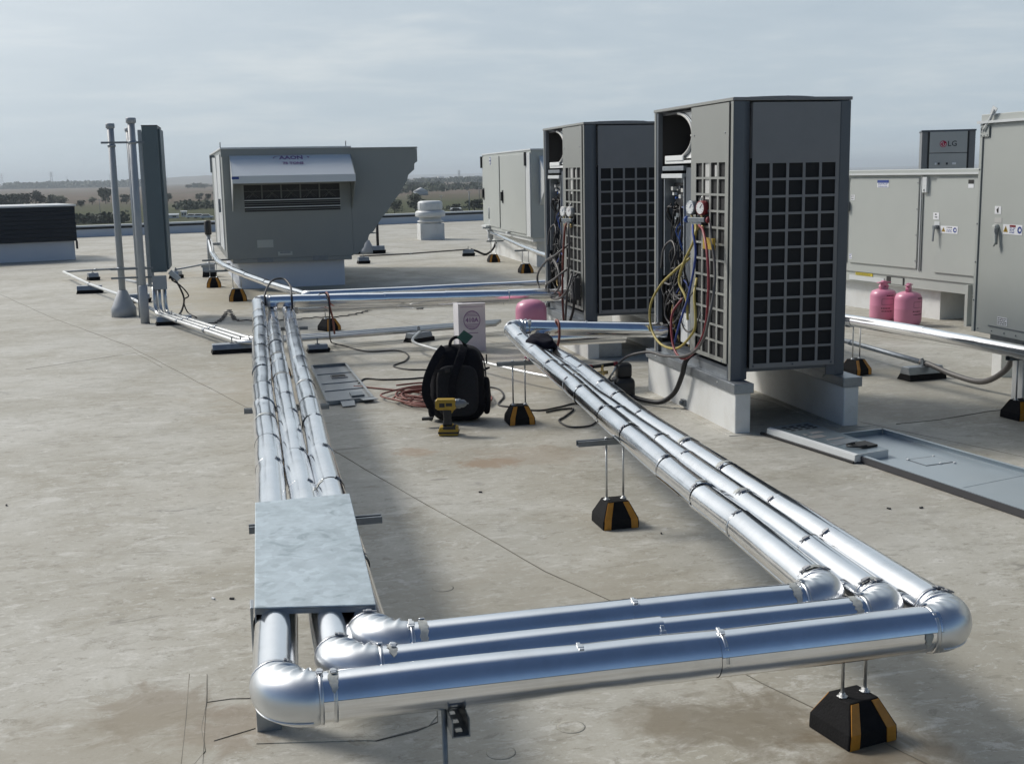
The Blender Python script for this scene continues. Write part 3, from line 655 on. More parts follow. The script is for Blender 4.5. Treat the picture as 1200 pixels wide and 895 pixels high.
    # back and far panels
    b = MB(); b.box(L(UW-.012, .075, .07), L(UW-.002, UD-.075, UH-.03)); b.build('rear_panel', 'lgside', t)
    b = MB(); b.box(L(.117, UD-.012, .07), L(.68, UD-.002, UH-.03)); b.build('far_panel', 'lgside', t)
    # open half: inner walls, fan shroud, shelf, control box, compressor, pipes
    b = MB(); b.box(L(.40, .66, .07), L(.42, UD-.05, UH-.03)); b.box(L(.03, .662, .09), L(.40, .668, UH-.37)); b.box(L(.03, UD-.05, .07), L(.40, UD-.04, UH-.03)); b.box(L(.03, .67, UH-.045), L(.40, UD-.05, UH-.03)); b.build('inner_wall', 'black', t)
    # round fan opening: pale plate with a curved edge and a rolled lip
    n = 26; b = MB(); vs = []; lip = []
    for k in range(n+1):
        a = -1.35+2.7*k/n; yy = 1.06-.335*cos(a); zz = UH-.19+.148*sin(a)/sin(1.35)
        vs += [L(.03, .664, zz), L(.03, min(yy, 1.28), zz), L(.20, min(yy+.03, 1.3), zz)]; lip.append(L(.026, min(yy, 1.28), zz))
    b.add(vs, [(k*3+q, k*3+q+1, k*3+q+4, k*3+q+3) for k in range(n) for q in range(2)], True); b.build('shroud_plate', 'white', t)
    b = MB(); b.tube(lip, .011, 8); b.build('fan_shroud', 'shroud', t)
    b = MB(); b.tube([(p[0]-.002, p[1]-.035, p[2]) for p in lip], .006, 6); b.build('shroud_rib', 'strutd', t)
    b = MB(); b.box(L(.018, .664, UH-.20), L(.03, .75, UH-.188)); b.build('shroud_rib', 'shroud', t)
    b = MB(); b.box(L(.015, .70, UH-.372), L(.38, 1.22, UH-.352)); b.box(L(.008, .86, UH-.352), L(.02, 1.20, UH-.318)); b.build('shelf', 'white', t, .003)
    for zz, y0, y1 in ((.40, .84, 1.24), (.45, .86, 1.26)): b = MB(); b.box(L(.004, y0, UH-zz-.018), L(.06, y1, UH-zz+.012)); b.build('bracket', 'rtuw' if zz > .42 else 'galv2', t, .003)
    # control box frame
    b = MB(); b.box(L(.02, 1.235, .55), L(.10, 1.25, UH-.46)); b.box(L(.02, .86, .55), L(.10, .875, UH-.46)); b.box(L(.10, .86, .55), L(.11, 1.25, UH-.46)); b.build('control_box', 'galv2', t)
    b = MB(); b.box(L(.022, .68, .12), L(.04, .83, UH-.40)); b.build('blank_plate', 'lgpost', t)
    rnd = random.Random(4)
    b = MB()
    b.box(L(.085, .89, .85), L(.098, 1.22, UH-.50)); b.build('circuit_board', 'black', t)
    for k in range(26):
        yy = rnd.uniform(.90, 1.19); zz = rnd.uniform(.86, UH-.54); s = rnd.uniform(.010, .028)
        b = MB(); b.box(L(.085-s*1.4, yy, zz), L(.084, yy+s*1.5, zz+s)); b.build('component', rnd.choice(['black', 'galv2', 'shroud', 'white', 'blue', 'lgpost']), t)
    for k in range(30):
        y0 = rnd.uniform(.72, 1.22); pts = [L(.05, y0, UH-rnd.uniform(.55, .75))]
        for q in range(5): pts.append(L(rnd.uniform(.02, .10), min(1.25, max(.70, y0+rnd.uniform(-.10, .10))), 1.0-.17*q+rnd.uniform(-.04, .04)))
        b = MB(); b.tube(spline(pts, 5), rnd.uniform(.004, .008), 6); b.build('wire', rnd.choice(['blue', 'blue', 'black', 'black', 'black', 'greyhose', 'inkblue', 'black', 'black']), t)
    for k in range(14):
        y0 = rnd.uniform(.70, 1.24); 
        b = MB(); b.tube(spline([L(.12, y0, .07), L(rnd.uniform(.06, .2), y0+rnd.uniform(-.05, .05), .3), L(rnd.uniform(.08, .2), y0+rnd.uniform(-.1, .1), .55), L(.2, y0, .8)], 6), rnd.uniform(.008, .018), 8); b.build('pipe', rnd.choice(['black', 'greyhose', 'lgpost', 'brass', 'black']), t)
    for k in range(10):
        yc = rnd.uniform(.74, 1.18); zc = rnd.uniform(.25, .75); ra = rnd.uniform(.05, .13)
        b = MB(); b.tube(spline([L(.03-.05*rnd.random(), yc+ra*cos(q*.9+k), zc+ra*1.2*sin(q*.9+k)) for q in range(7)], 5), rnd.uniform(.004, .008), 6); b.build('wire', rnd.choice(['black', 'black', 'greyhose', 'black', 'inkblue', 'greyhose']), t)
    for yy, r in ((.85, .09), (1.12, .085)): b = MB(); b.lathe([(r*.8, .07), (r, .10), (r, .40), (r*.75, .46), (.01, .48)], L(.26, yy, 0), n=20); b.build('compressor', 'black', t)
    b = MB(); b.box(L(.0, .70, .13), L(.02, .86, .33)); b.box(L(-.006, .715, .15), L(.0, .73, .31)); b.build('valve_cover', 'rtuw', t, .004)
    # screws
    for (yy, zz) in ((.60, UH-.20), (.10, UH-.20), (.12, .107), (.58, .107)):
        b = MB(); b.lathe([(.006, 0), (.006, .003), (.0, .004)], L(-.012, yy, zz), (-1, 0, 0), 8); b.build('screw', 'galv2', t)
    for (xx, zz) in ((.14, .085), (.40, .085), (.66, .085)):
        b = MB(); b.lathe([(.006, 0), (.006, .003), (.0, .004)], L(xx, -.008, zz), (0, -1, 0), 8); b.build('screw', 'lgpost', t)
    return t
hp = heat_pump(UX, 6.734, UZ, 'nearest open heat pump with front panel off and exposed wiring')
dup(hp, (UX, 9.87, UZ), 'second open heat pump standing behind the nearest one', 'outdoor heat pump units')

def curb_rail(x, y0, y1, label, w=.10):
    t = thing('equipment_curb', label, 'curb', (x+w/2, y0, 0), 'white curbs under the heat pumps')
    b = MB(); b.box((x, y0, -.01), (x+w, y1, .25)); b.build('curb_wall', 'curb', t, .008)
    b = MB(); b.prism([(x-.06, y0-.05, -.006), (x+w+.06, y0-.05, -.006), (x+w+.06, y1+.05, -.006), (x-.06, y1+.05, -.006)], (0, 0, .010)); b.build('flashing', 'roof', t, .004)
    b = MB(); b.box((x-.014, y0-.014, .248), (x+w+.014, y1+.014, .308)); b.build('metal_cap', 'galv2', t, .004)
    for yy in (y0+.25, y0+.8, y1-.2):
        b = MB(); b.lathe([(.007, 0), (.007, .004), (0, .005)], (x-.014, yy, .28), (-1, 0, 0), 8); b.build('screw', 'rod', t)
    return t
c1 = curb_rail(2.872, 6.628, 8.215, 'white curb under the left side of the nearest heat pump')
b = MB(); b.box((2.852, 7.44, .02), (2.872, 7.50, .065)); b.lathe([(.014, 0), (.014, .02), (.005, .02)], (2.852, 7.46, .045), (-1, 0, 0), 10); tag(b.build('drain_fitting', 'strutd'), 'small grey drain fitting on the foot of the nearest white curb', 'fitting')
curb_rail(3.590, 6.628, 8.215, 'white curb under the right side of the nearest heat pump')
curb_rail(2.872, 9.764, 11.351, 'white curb under the left side of the second heat pump')
curb_rail(3.590, 9.764, 11.351, 'white curb under the right side of the second heat pump')

# ------------------------------------------------------------------ jacketed pipe runs
def jacket(b, pts, r, seam, rnd, rings=12, n=34):
    """one aluminium sleeve: an open-seamed tube that laps over itself, a little uneven"""
    a, c = Vector(pts[0]), Vector(pts[1]); d = (c-a).normalized()
    x = Vector((0, 0, 1)) - d*d.z; x.normalize(); y = d.cross(x)
    vs = []; f1 = rnd.uniform(0, 6); sg = rnd.uniform(-.0015, .0035); dk = [(rnd.uniform(.1, .9), rnd.uniform(0, 6.28), rnd.uniform(.2, .5), rnd.uniform(.0005, .0022)) for _ in range(3)]
    for i in range(rings):
        t = i/(rings-1); p = a.lerp(c, t)
        for k in range(n+1):
            th = seam + 2*pi*k/n
            rr = r*(1+.006*sin(th*2+f1+t*3)+.004*sin(th*3+f1*2-t*4)) + .0020*k/n + sg*sin(pi*t)*.8 - sum(q3*math.exp(-((t-q0)/.10)**2-(math.remainder(th-q1, 2*pi)/q2)**2) for q0, q1, q2, q3 in dk)
            if i in (0, rings-1): rr += .0006
            vs.append(p + rr*(cos(th)*x+sin(th)*y))
    fs = [(i*(n+1)+k, i*(n+1)+k+1, (i+1)*(n+1)+k+1, (i+1)*(n+1)+k) for i in range(rings-1) for k in range(n)]
    b.add(vs, fs, True)
    # lapped edge, coloured dark for its caulk and shadow line
    b.cur = 1
    b.add([vs[i*(n+1)] for i in range(rings)]+[vs[i*(n+1)+n] for i in range(rings)], [(i, i+1, rings+i+1, rings+i) for i in range(rings-1)])
    b.tube([vs[i*(n+1)+n]*1.0 for i in range(rings)], .0007, 4, False); b.cur = 0
def strap(t, p, d, r, ang, light):
    d = Vector(d).normalized(); x = Vector((0, 0, 1))-d*d.z; x.normalize(); y = d.cross(x); p = Vector(p)
    b = MB(); w = .0042; n = 24; vs = []
    for k in range(n):
        a = 2*pi*k/n; e = cos(a)*x+sin(a)*y
        vs += [p-d*w+e*(r-.003), p-d*w+e*(r+.0011), p+d*w+e*(r+.0011), p+d*w+e*(r-.003)]
    b.add(vs, [(k*4+j, k*4+j+1, ((k+1) % n)*4+j+1, ((k+1) % n)*4+j) for k in range(n) for j in range(3)], True)
    s = b.build('strap', 'strap', t)
    e = cos(ang)*x+sin(ang)*y; tg = d.cross(e); c = p+e*(r+.0035)
    b = MB(); b.obox(c, d*.0075, tg*.007, e*.0028); b.obox(c+tg*.010, d*.006, tg*.005, e*.0018); b.obox(c-tg*.012-e*.001, d*.0045, tg*.008, e*.001)
    b.build('buckle', 'strap' if light else 'buckle', s, .0012, 1)
def elbow(t, c0, d0, d1, R, r, n=40):
    """pressed sheet metal bend with folds in its throat: starts at c0 heading d0, leaves heading d1"""
    d0 = Vector(d0).normalized(); d1 = Vector(d1).normalized(); ang = d0.angle(d1)
    ax = d0.cross(d1).normalized(); m = ax.cross(d0).normalized()
    cen = Vector(c0)+m*R; b = MB(); vs = []; st = 40
    for i in range(st+1):
        f = i/st; rot = Matrix.Rotation(ang*f, 3, ax); e0 = rot @ (-m)
        p = cen+e0*R; rr = r*(1.085+.075*sin(pi*f))
        if i in (0, st): rr = r*1.03
        if i in (1, st-1): rr = r*1.075
        fold = sum(math.exp(-((f-q)/.045)**2)*h for q, h in ((.22, 1), (.43, .8), (.60, .8), (.80, 1)))
        for k in range(n):
            a = 2*pi*k/n; inner = max(0, .38-cos(a))/1.38
            q = rr - .10*r*inner*sin(pi*f) + (.26*r*fold*inner if 1 < i < st-1 else 0)
            q *= 1+.004*sin(3*a+i*.4)
            vs.append(p+q*(cos(a)*e0+sin(a)*ax))
    b.add(vs, [(i*n+k, (i+1)*n+k, (i+1)*n+(k+1) % n, i*n+(k+1) % n) for i in range(st) for k in range(n)], True)
    # welded rib round the outside of the bend
    rib = []
    for i in range(3, st-2):
        rot = Matrix.Rotation(ang*i/st, 3, ax); e0 = rot @ (-m); q = Vector((0, 0, -1)) if abs(ax.z) > .9 else ax
        w = (e0*.80+q*.60).normalized(); rib.append(cen+e0*R+w*r*(1.10+.075*sin(pi*i/st)))
    b.tube(rib, .0022, 5)
    return b.build('elbow', 'jacket_b', t)
def insulated_pipe(label, pts, r, seed, Rb=.092, seclen=.5, light_from=None, group=None, cat='insulated pipe', straps=True):
    rnd = random.Random(seed); P = [Vector(p) for p in pts]
    t = thing('insulated_pipe', label, cat, P[0], group)
    # split into legs at sharp corners
    legs = [[P[0]]]
    for i in range(1, len(P)):
        legs[-1].append(P[i])
        if i < len(P)-1 and (P[i]-P[i-1]).angle(P[i+1]-P[i]) > radians(35): legs.append([P[i]])
    ends = []
    for i, lg in enumerate(legs):
        if i:
            d0 = (lg[0]-legs[i-1][-2]).normalized(); d1 = (lg[1]-lg[0]).normalized(); an = d0.angle(d1); cut = Rb*math.tan(an/2)
            ends.append((i-1, i, d0, d1, cut, lg[0].copy()))
    for (a, c, d0, d1, cut, corner) in ends:
        legs[a][-1] = corner-d0*cut; legs[c][0] = corner+d1*cut
        elbow(t, corner-d0*cut, d0, d1, Rb, r)
    for i, lg in enumerate(legs):
        ln = [0]
        for a, c in zip(lg[:-1], lg[1:]): ln.append(ln[-1]+(c-a).length)
        tot = ln[-1]
        if tot < .03: continue
        def at(s):
            for k in range(len(ln)-1):
                if s <= ln[k+1]+1e-6: return lg[k].lerp(lg[k+1], (s-ln[k])/(ln[k+1]-ln[k]))
            return lg[-1].copy()
        n = max(1, round(tot/seclen)); cuts = [0]+[tot*(k+rnd.uniform(-.22, .22))/n for k in range(1, n)]+[tot]
        for k in range(n):
            a, c = at(cuts[k]), at(cuts[k+1]); d = (c-a).normalized()
            b = MB(); rr = r*(1.0 if k % 2 else 1.014)*rnd.uniform(.997, 1.006)
            jit = Vector((rnd.uniform(-1, 1), rnd.uniform(-1, 1), rnd.uniform(-1, 1)))*.0022
            dx = d.x; seam = 1.34+rnd.uniform(-.03, .03) if abs(dx) > .8 else (-2.5 if d.y < 0 else rnd.uniform(-2.05, -1.85))
            jacket(b, (a-d*.008+jit, c+d*.012-jit), rr, seam, rnd); b.build('jacket_section', ['jacket', 'strutd'], t)
            lt = abs(dx) > .8
            if straps and (rnd.random() < .30 or (lt and k in (0, n-1))):
                # smeared sealant round the joint
                bq = MB(); xx = Vector((0, 0, 1))-d*d.z; xx.normalize(); yy = d.cross(xx); a0 = rnd.uniform(-1.2, .6); nn = 16; vs = []
                pc = a+d*.03 if not (lt and k == n-1) else c-d*.03
                for q in range(nn+1):
                    an = a0+1.9*q/nn; e = cos(an)*xx+sin(an)*yy; wd = sin(pi*q/nn)**.5
                    for s in (-1, 1): vs.append(pc+d*(s*(.008+.007*rnd.random())*wd)+e*(rr*1.012+.0022))
                bq.add(vs, [(2*q, 2*q+1, 2*q+3, 2*q+2) for q in range(nn)], True); bq.build('sealant', 'sealant', t)
            if straps:
                if k: strap(t, a+d*.004, d, r*1.011, rnd.uniform(-.75, -.2) if not lt else rnd.choice([.15, .25, 1.0, -.3]), lt)
                if i and not k: strap(t, a+d*.032, d, r*1.025, rnd.uniform(-.5, .3), lt)
                if i and not k: strap(t, a+d*.002, d, r*1.075, rnd.uniform(-.6, .4), lt)
                if i < len(legs)-1 and k == n-1: strap(t, c-d*.002, d, r*1.075, rnd.uniform(-.6, .6), lt)
    return t
PZ = .455
P1 = [(2.90, 10.42, .50), (.140, 10.55, .535), (.128, 9.4, .475), (.105, 8.1, PZ), (.078, 5.95, PZ), (.070, 4.54, PZ), (.038, 2.88, PZ), (.022, 2.505, PZ),
      (1.690, 2.505, PZ), (1.718, 3.68, PZ), (1.752, 5.0, PZ), (1.885, 6.57, PZ), (1.955, 7.4, .42), (2.09, 8.46, .385), (2.75, 8.42, .385)]
P2 = [(2.87, 11.30, .41), (.262, 11.30, .41), (.240, 10.0, PZ-.01), (.211, 8.1, PZ), (.188, 5.9, PZ), (.176, 4.5, PZ), (.176, 2.93, PZ), (.172, 2.632, PZ),
      (1.582, 2.632, PZ), (1.645, 3.88, PZ), (1.712, 5.66, PZ), (1.822, 7.11, PZ), (1.845, 7.5, .42), (1.985, 8.62, .385), (2.75, 8.58, .385)]
P3 = [(2.87, 11.10, .41), (.405, 11.12, .41), (.380, 9.9, PZ-.01), (.337, 8.1, PZ), (.300, 5.87, PZ), (.277, 4.48, PZ), (.266, 3.0, PZ), (.260, 2.758, PZ),
      (1.478, 2.758, PZ), (1.545, 4.03, PZ), (1.72, 6.32, PZ), (1.80, 7.6, .475), (1.835, 8.2, .515), (2.90, 7.93, .475)]
insulated_pipe('outermost silver jacketed pipe, nearest in front and rightmost of the right run', P1, .0535, 5, group='three looped jacketed pipes')
insulated_pipe('middle silver jacketed pipe of the three looping round the roof', P2, .0485, 6, group='three looped jacketed pipes')
insulated_pipe('innermost silver jacketed pipe, leftmost of the right run to the near unit', P3, .0515, 7, group='three looped jacketed pipes')
insulated_pipe('thin silver pipe from the big rooftop unit to the second heat pump', [(-.44, 19.9, .62), (-.42, 19.5, .47), (-.26, 16.8, .455), (.174, 13.97, .455), (.62, 11.86, .455), (3.6, 11.90, .47)], .036, 8, .06, .9, straps=False)
insulated_pipe('thin silver pipe leaving the far beige unit past the second heat pump', [(4.96, 23.6, .44), (4.50, 18.9, .42), (4.30, 16.6, .42), (4.2, 13.8, .42)], .034, 9, .06, 1.1, straps=False)
insulated_pipe('silver pipe on the right running under the nearest grey unit', [(4.3, 9.6, .45), (4.477, 8.157, .445), (4.60, 7.324, .445), (4.66, 6.3, .445), (4.70, 5.2, .445)], .041, 10, .06, .8, straps=False)
# sheet metal cover over the left run
t = thing('pipe_cover', 'flat galvanised cover plate over the left run of pipes', 'pipe cover', (.15, 3.4, .39))
cv = [(-.012, 2.945), (.287, 2.885), (.322, 3.985), (.006, 3.96)]
b = MB(); b.prism([(x, y, .513) for x, y in cv], (0, 0, .005)); b.build('cover_plate', 'galv', t, .002)
for (p, q) in ((cv[0], cv[3]), (cv[1], cv[2])):
    a = Vector((*p, 0)); c = Vector((*q, 0)); nrm = Vector((1 if p is cv[0] else -1, 0, 0))*.003
    b = MB(); b.prism([a+Vector((0, 0, .352)), c+Vector((0, 0, .352)), c+Vector((0, 0, .5125)), a+Vector((0, 0, .5125))], nrm); b.build('side_flange', 'galv2', t)
b = MB(); b.prism([(cv[0][0]+.003, cv[0][1]+.0005, .4985), (cv[1][0]-.003, cv[1][1]+.0005, .4985), (cv[1][0]-.003, cv[1][1]+.0005, .5125), (cv[0][0]+.003, cv[0][1]+.0005, .5125)], (0, .003, 0)); b.build('hem', 'strutd', t)
b = MB(); b.box((-.026, 3.33, .0), (.045, 3.40, .38))
tag(b.build('sheet_post', 'galv2', None, .003), 'square grey post under the near left corner of the pipes', 'post')

# ------------------------------------------------------------------ supports
def strut_bar(b, p0, p1, w=.041):
    """slotted channel, open side up"""
    a = Vector(p0); c = Vector(p1); d = (c-a).normalized(); s = d.cross(Vector((0, 0, 1))).normalized(); L = (c-a); h = .024*w/.041; th = .003
    up = Vector((0, 0, 1)); mid = (a+c)/2
    b.obox(mid+up*(th/2), L/2, s*(w/2), up*(th/2))
    for q in (-1, 1):
        b.obox(mid+s*q*(w/2-th/2)+up*(h/2), L/2, s*(th/2), up*(h/2-th))
        b.obox(mid+s*q*(w/2-.0052)+up*(h-th/2), L/2, s*.0052, up*(th/2))
def block_support(x, y, label, rz=0., rods=None, strut=None, s=1.0, group='black rubber block supports', rod_dy=0):
    """rubber pyramid block with amber strips, rods and a cross channel. rods = rod top height, strut = (xa, xb) along local x"""
    t = thing('pipe_support', label, 'pipe support', (x, y, 0), group)
    T = Matrix.Translation((x, y, 0)) @ Matrix.Rotation(rz, 4, 'Z') @ Matrix.Scale(s, 4)
    hw, hd, h = .086, .086, .118
    b = MB(T)
    prof = [(-hw, 0), (-hw, .020), (-hw*.97, .045), (-hw*.62, h-.006), (-hw*.56, h), (hw*.56, h), (hw*.62, h-.006), (hw*.97, .045), (hw, .020), (hw, 0)]
    def ring(yy, k): return [(px*(k if pz > .03 else 1), yy, pz) for px, pz in prof]
    n = len(prof); lay = [(-hd, 0), (-hd*.98, 0)]
    # side silhouette slopes in y as well
    vs = []
    for sgn in (-1, 1):
        for px, pz in prof:
            yy = sgn*(hd if pz < .046 else hd*.55); vs.append((px, yy, pz))
    b.add(vs, [tuple(range(n))] if False else [], False)
    b.f += [[i, i+1, n+i+1, n+i] for i in range(n-1)]; b.sm += [False]*(n-1); b.mi += [0]*(n-1)
    b.f += [[0, n, 2*n-1, n-1]]; b.sm.append(False); b.mi.append(0)
    for base in (0, n):
        for i in range(n//2-1):
            q = [base+i, base+n-1-i, base+n-2-i, base+i+1]
            b.f.append(q if base == 0 else q[::-1]); b.sm.append(False); b.mi.append(0)
    b.build('rubber_block', 'rubber', t, .004*s)
    for sx in (-1, 1):
        for fy in (-1, 1):
            b = MB(T); w0 = .030; e = .0022
            A = [(sx*hw*.93, fy*(hd+e), .001), (sx*hw*.90, fy*(hd+e), .045), (sx*hw*.56, fy*(hd*.55+e), h-.004)]
            Bq = [(sx*(hw*.93-w0*1.05), fy*(hd+e), .001), (sx*(hw*.90-w0*1.05), fy*(hd+e), .045), (sx*(hw*.56-w0*.85), fy*(hd*.55+e), h-.004)]
            vs = [Vector(q) for q in A+Bq]; vs += [q+Vector((0, -fy*.003, 0)) for q in vs]
            fs = [(0, 1, 4, 3), (1, 2, 5, 4), (7, 6, 9, 10), (8, 7, 10, 11), (0, 6, 7, 1), (1, 7, 8, 2), (3, 4, 10, 9), (4, 5, 11, 10), (2, 8, 11, 5), (0, 3, 9, 6)]
            if sx*fy < 0: fs = [f[::-1] for f in fs]
            b.add(vs, fs); b.build('amber_strip', 'amber', t)
    if rods:
        for sx in (-1, 1):
            px, py = sx*.040, 0
            b = MB(T); b.tube([(px, py, h-.004), (px, py, rods/s)], .0052/s, 8); b.build('threaded_rod', 'rod', t)
            b = MB(T); b.lathe([(.016, h), (.016, h+.003), (.009, h+.003), (.009, h+.011), (.0055, h+.012)], (px, py, 0), n=6); b.build('nut', 'rod', t)
            b = MB(T); zz = rods/s-.006; b.lathe([(.010, zz), (.010, zz+.008), (.004, zz+.009)], (px, py, 0), n=6); b.build('nut', 'rod', t)
    if strut:
        b = MB(T)
        zz = (rods-.030)/s if rods else h
        strut_bar(b, (strut[0], 0, zz), (strut[1], 0, zz), .041/s); b.build('strut_channel', 'strutd', t)
    return t
block_support(1.618, 2.885, 'nearest black and amber block under the right end of the front pipes', .20, .405, (-.10, .13))
block_support(1.602, 5.035, 'black and amber block under the middle of the right pipe run', .02, .405, (-.175, .34))
block_support(1.706, 7.375, 'black and amber block right of the backpack under the far right run', -.03, .405, (-.14, .36))
block_support(.215, 6.30, 'black and amber block hidden between the left pipes', .0, .405, (-.235, .205))
block_support(.275, 4.10, 'block carrying the left pipes beneath the galvanised cover plate', .0, .405, (-.295, .165))
block_support(.27, 9.75, 'block with cross channel under the far end of the left pipes', .0, .405, (-.18, .24))
block_support(4.62, 8.36, 'dark block with two thin rods under the right silver pipe', .35, .405, (-.11, .11))
block_support(4.755, 6.52, 'black block cut by the right edge of the photo', .1, .405, (-.12, .14))
block_support(-.045, 16.25, 'nearer of two amber blocks left of the big unit curb', .02, .42, (-.30, .06), 1.35)
block_support(-.39, 18.5, 'farther of two amber blocks left of the big unit curb', .02, .42, (-.12, .22), 1.25)
block_support(4.56, 21.6, 'farther of two small blocks beside the far beige unit', .02, .40, (-.1, .16), 1.2)
block_support(4.53, 18.95, 'nearer of two small blocks beside the far beige unit', .02, .38, (-.14, .14), 1.25)
block_support(.885, 12.65, 'dark block behind the far cross pipe wrapped by a red cord', .5, .41, (-.12, .12), 1.05)
def channel_base(x, y, w, label, rz=0., h=.075, d=.15, group='grey channel bases on rubber', pipes=(), m='galv2'):
    """long rubber strip with a steel channel on it and pipe clamps"""
    t = thing('conduit_stand', label, 'conduit support', (x, y, 0), group)
    T = Matrix.Translation((x, y, 0)) @ Matrix.Rotation(rz, 4, 'Z')
    b = MB(T); b.prism([(-w/2, -d/2, 0), (-w/2, d/2, 0), (-w/2+.012, d/2-.02, h*.45), (-w/2+.012, -d/2+.02, h*.45)], (w, 0, 0)); b.build('rubber_foot', 'rubber', t, .003)
    b = MB(T); b.prism([(-w/2+.01, -d/2+.02, h*.45), (-w/2+.01, d/2-.02, h*.45), (-w/2+.01, d/2-.04, h), (-w/2+.01, -d/2+.04, h)], (w-.02, 0, 0)); b.build('steel_channel', m, t, .003)
    for px in pipes:
        b = MB(T); b.box((px-.02, -.018, h), (px+.02, .018, h+.006)); b.box((px-.004, -.016, h+.006), (px+.004, .016, h+.05)); b.lathe([(.009, h+.05), (.009, h+.058)], (px, 0, 0), n=6); b.build('clamp', 'strutd', t)
    return t
channel_base(4.97, 8.00, .33, 'low grey channel on black rubber carrying the right conduit', .12, .10, .16, pipes=(0,))
channel_base(-.05, 11.34, .50, 'long grey channel base just left of the left pipe run', .08, .085, .2, pipes=(-.06, .02, .1))
channel_base(-.75, 13.85, .40, 'channel base under the conduit bends at the pole foot', .12, .09, .2, pipes=(-.02, .08))
channel_base(-2.14, 18.3, .36, 'wide blue grey channel base left of the flanged pole', .02, .11, .2, pipes=(0,))
channel_base(-1.36, 16.6, .36, 'channel base partly hidden behind the flanged pole', .02, .11, .2)
channel_base(-2.36, 20.75, .18, 'small dark base under the far left conduit corner', .3, .12, .2, pipes=(0,))
channel_base(-1.03, 20.5, .18, 'small grey base right of the slate cabinet', -.4, .12, .2, pipes=(0,))
channel_base(.66, 11.08, .20, 'black base with thin rods right of the left pipe run', .05, .07, .16, pipes=(0,))
channel_base(1.66, 11.45, .26, 'rounded grey base behind the backpack left of the white carton', .6, .09, .18, pipes=(0,))
channel_base(2.85, 25.3, .3, 'right dark block of the pair under the slanted hood', .05, .16, .25)
channel_base(2.42, 25.35, .34, 'left dark block of the pair under the slanted hood', .05, .16, .25)
channel_base(2.25, 22.4, .22, 'small base in front of the blocks under the slanted hood', .1, .12, .2, pipes=(0,))
channel_base(4.45, 23.5, .24, 'small pale base with black cable left of the far beige unit', -.1, .13, .2, pipes=(0,))
# front stand: rod and a slotted arm under the nearest pipe
t = thing('strut_stand', 'slotted steel arm on a rod under the nearest front pipe', 'pipe support', (.42, 2.47, 0))
b = MB(); b.tube([(.392, 2.505, 0), (.392, 2.505, .40)], .0065, 10); b.build('threaded_rod', 'strutd', t)
b = MB(); x0, y0, y1, zt = .418, 2.435, 2.86, .398; w = .041
# channel open upward with round holes through its web, facing the camera from below
b.box((x0-w/2, y0, zt-w), (x0-w/2+.003, y1, zt)); b.box((x0+w/2-.003, y0, zt-w), (x0+w/2, y1, zt))
b.box((x0-w/2+.003, y0, zt-w), (x0-w/2+.013, y1, zt-w+.003)); b.box((x0+w/2-.013, y0, zt-w), (x0+w/2-.003, y1, zt-w+.003))
yy = y0
while yy < y1-.01:
    b.box((x0-w/2+.013, yy, zt-w), (x0+w/2-.013, yy+.022, zt-w+.003)); yy += .045
b.build('slotted_arm', 'strutd', t)

# ------------------------------------------------------------------ rooftop units
def face_T(F, N):
    """matrix for a vertical face: x along the face from F to N, y into the unit, z up"""
    F = Vector((*F, 0)); N = Vector((*N, 0)); d = (N-F).normalized(); inn = Vector((-d.y, d.x, 0))
    T = Matrix((d, inn, Vector((0, 0, 1)))).transposed().to_4x4(); T.translation = F; return T
# --- big unit, long face towards the camera
T = face_T((-.16, 17.85), (-.16+cos(.0524), 17.85+sin(.0524)))
t = thing('rooftop_unit', 'big grey rooftop unit with pale awning hood and slanted right side', 'rooftop unit', (.9, 18.5, 0))
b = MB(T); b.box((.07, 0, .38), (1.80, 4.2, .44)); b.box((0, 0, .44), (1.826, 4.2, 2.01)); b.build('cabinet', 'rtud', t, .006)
b = MB(T); b.box((.15, .12, -.01), (1.70, 4.0, .378)); b.build('curb', 'parw', t, .006)
b = MB(T); b.box((-.02, -.03, 2.01), (1.85, 4.24, 2.035)); b.build('roof_trim', 'rtuw', t, .004)
b = MB(T); b.box((-.012, -.016, 1.90), (1.84, -.001, 2.009)); b.build('top_band', 'rtud', t)
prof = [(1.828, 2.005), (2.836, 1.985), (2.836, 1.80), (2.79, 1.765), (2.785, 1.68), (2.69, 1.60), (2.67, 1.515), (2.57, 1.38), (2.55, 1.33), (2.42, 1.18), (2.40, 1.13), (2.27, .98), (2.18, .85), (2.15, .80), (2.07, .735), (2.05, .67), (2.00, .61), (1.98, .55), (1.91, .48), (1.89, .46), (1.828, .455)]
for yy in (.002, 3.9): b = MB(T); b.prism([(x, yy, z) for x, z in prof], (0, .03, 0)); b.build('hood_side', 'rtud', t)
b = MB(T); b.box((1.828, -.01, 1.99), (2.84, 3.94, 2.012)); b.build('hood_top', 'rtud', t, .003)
for (x0, z0, x1, z1) in ((2.836, 1.80, 2.836, 1.985), (2.785, 1.68, 2.79, 1.765), (2.67, 1.515, 2.69, 1.60), (2.55, 1.33, 2.57, 1.38), (2.40, 1.13, 2.42, 1.18), (2.18, .85, 2.27, .98), (2.05, .67, 2.07, .735), (1.91, .48, 1.98, .55)):
    b = MB(T); b.prism([(x0, .032, z0), (x1, .032, z1), (x1-.02, .032, z1), (x0-.02, .032, z0)], (0, 3.86, 0)); b.build('hood_blade', 'rtud', t)
for (x0, z0) in ((2.60, 1.60), (2.5, 1.33), (2.28, 1.05), (2.08, .75)): b = MB(T); b.box((x0-.25, .035, z0), (x0+.1, 3.88, z0+.012)); b.build('hood_blade', 'rtud', t)
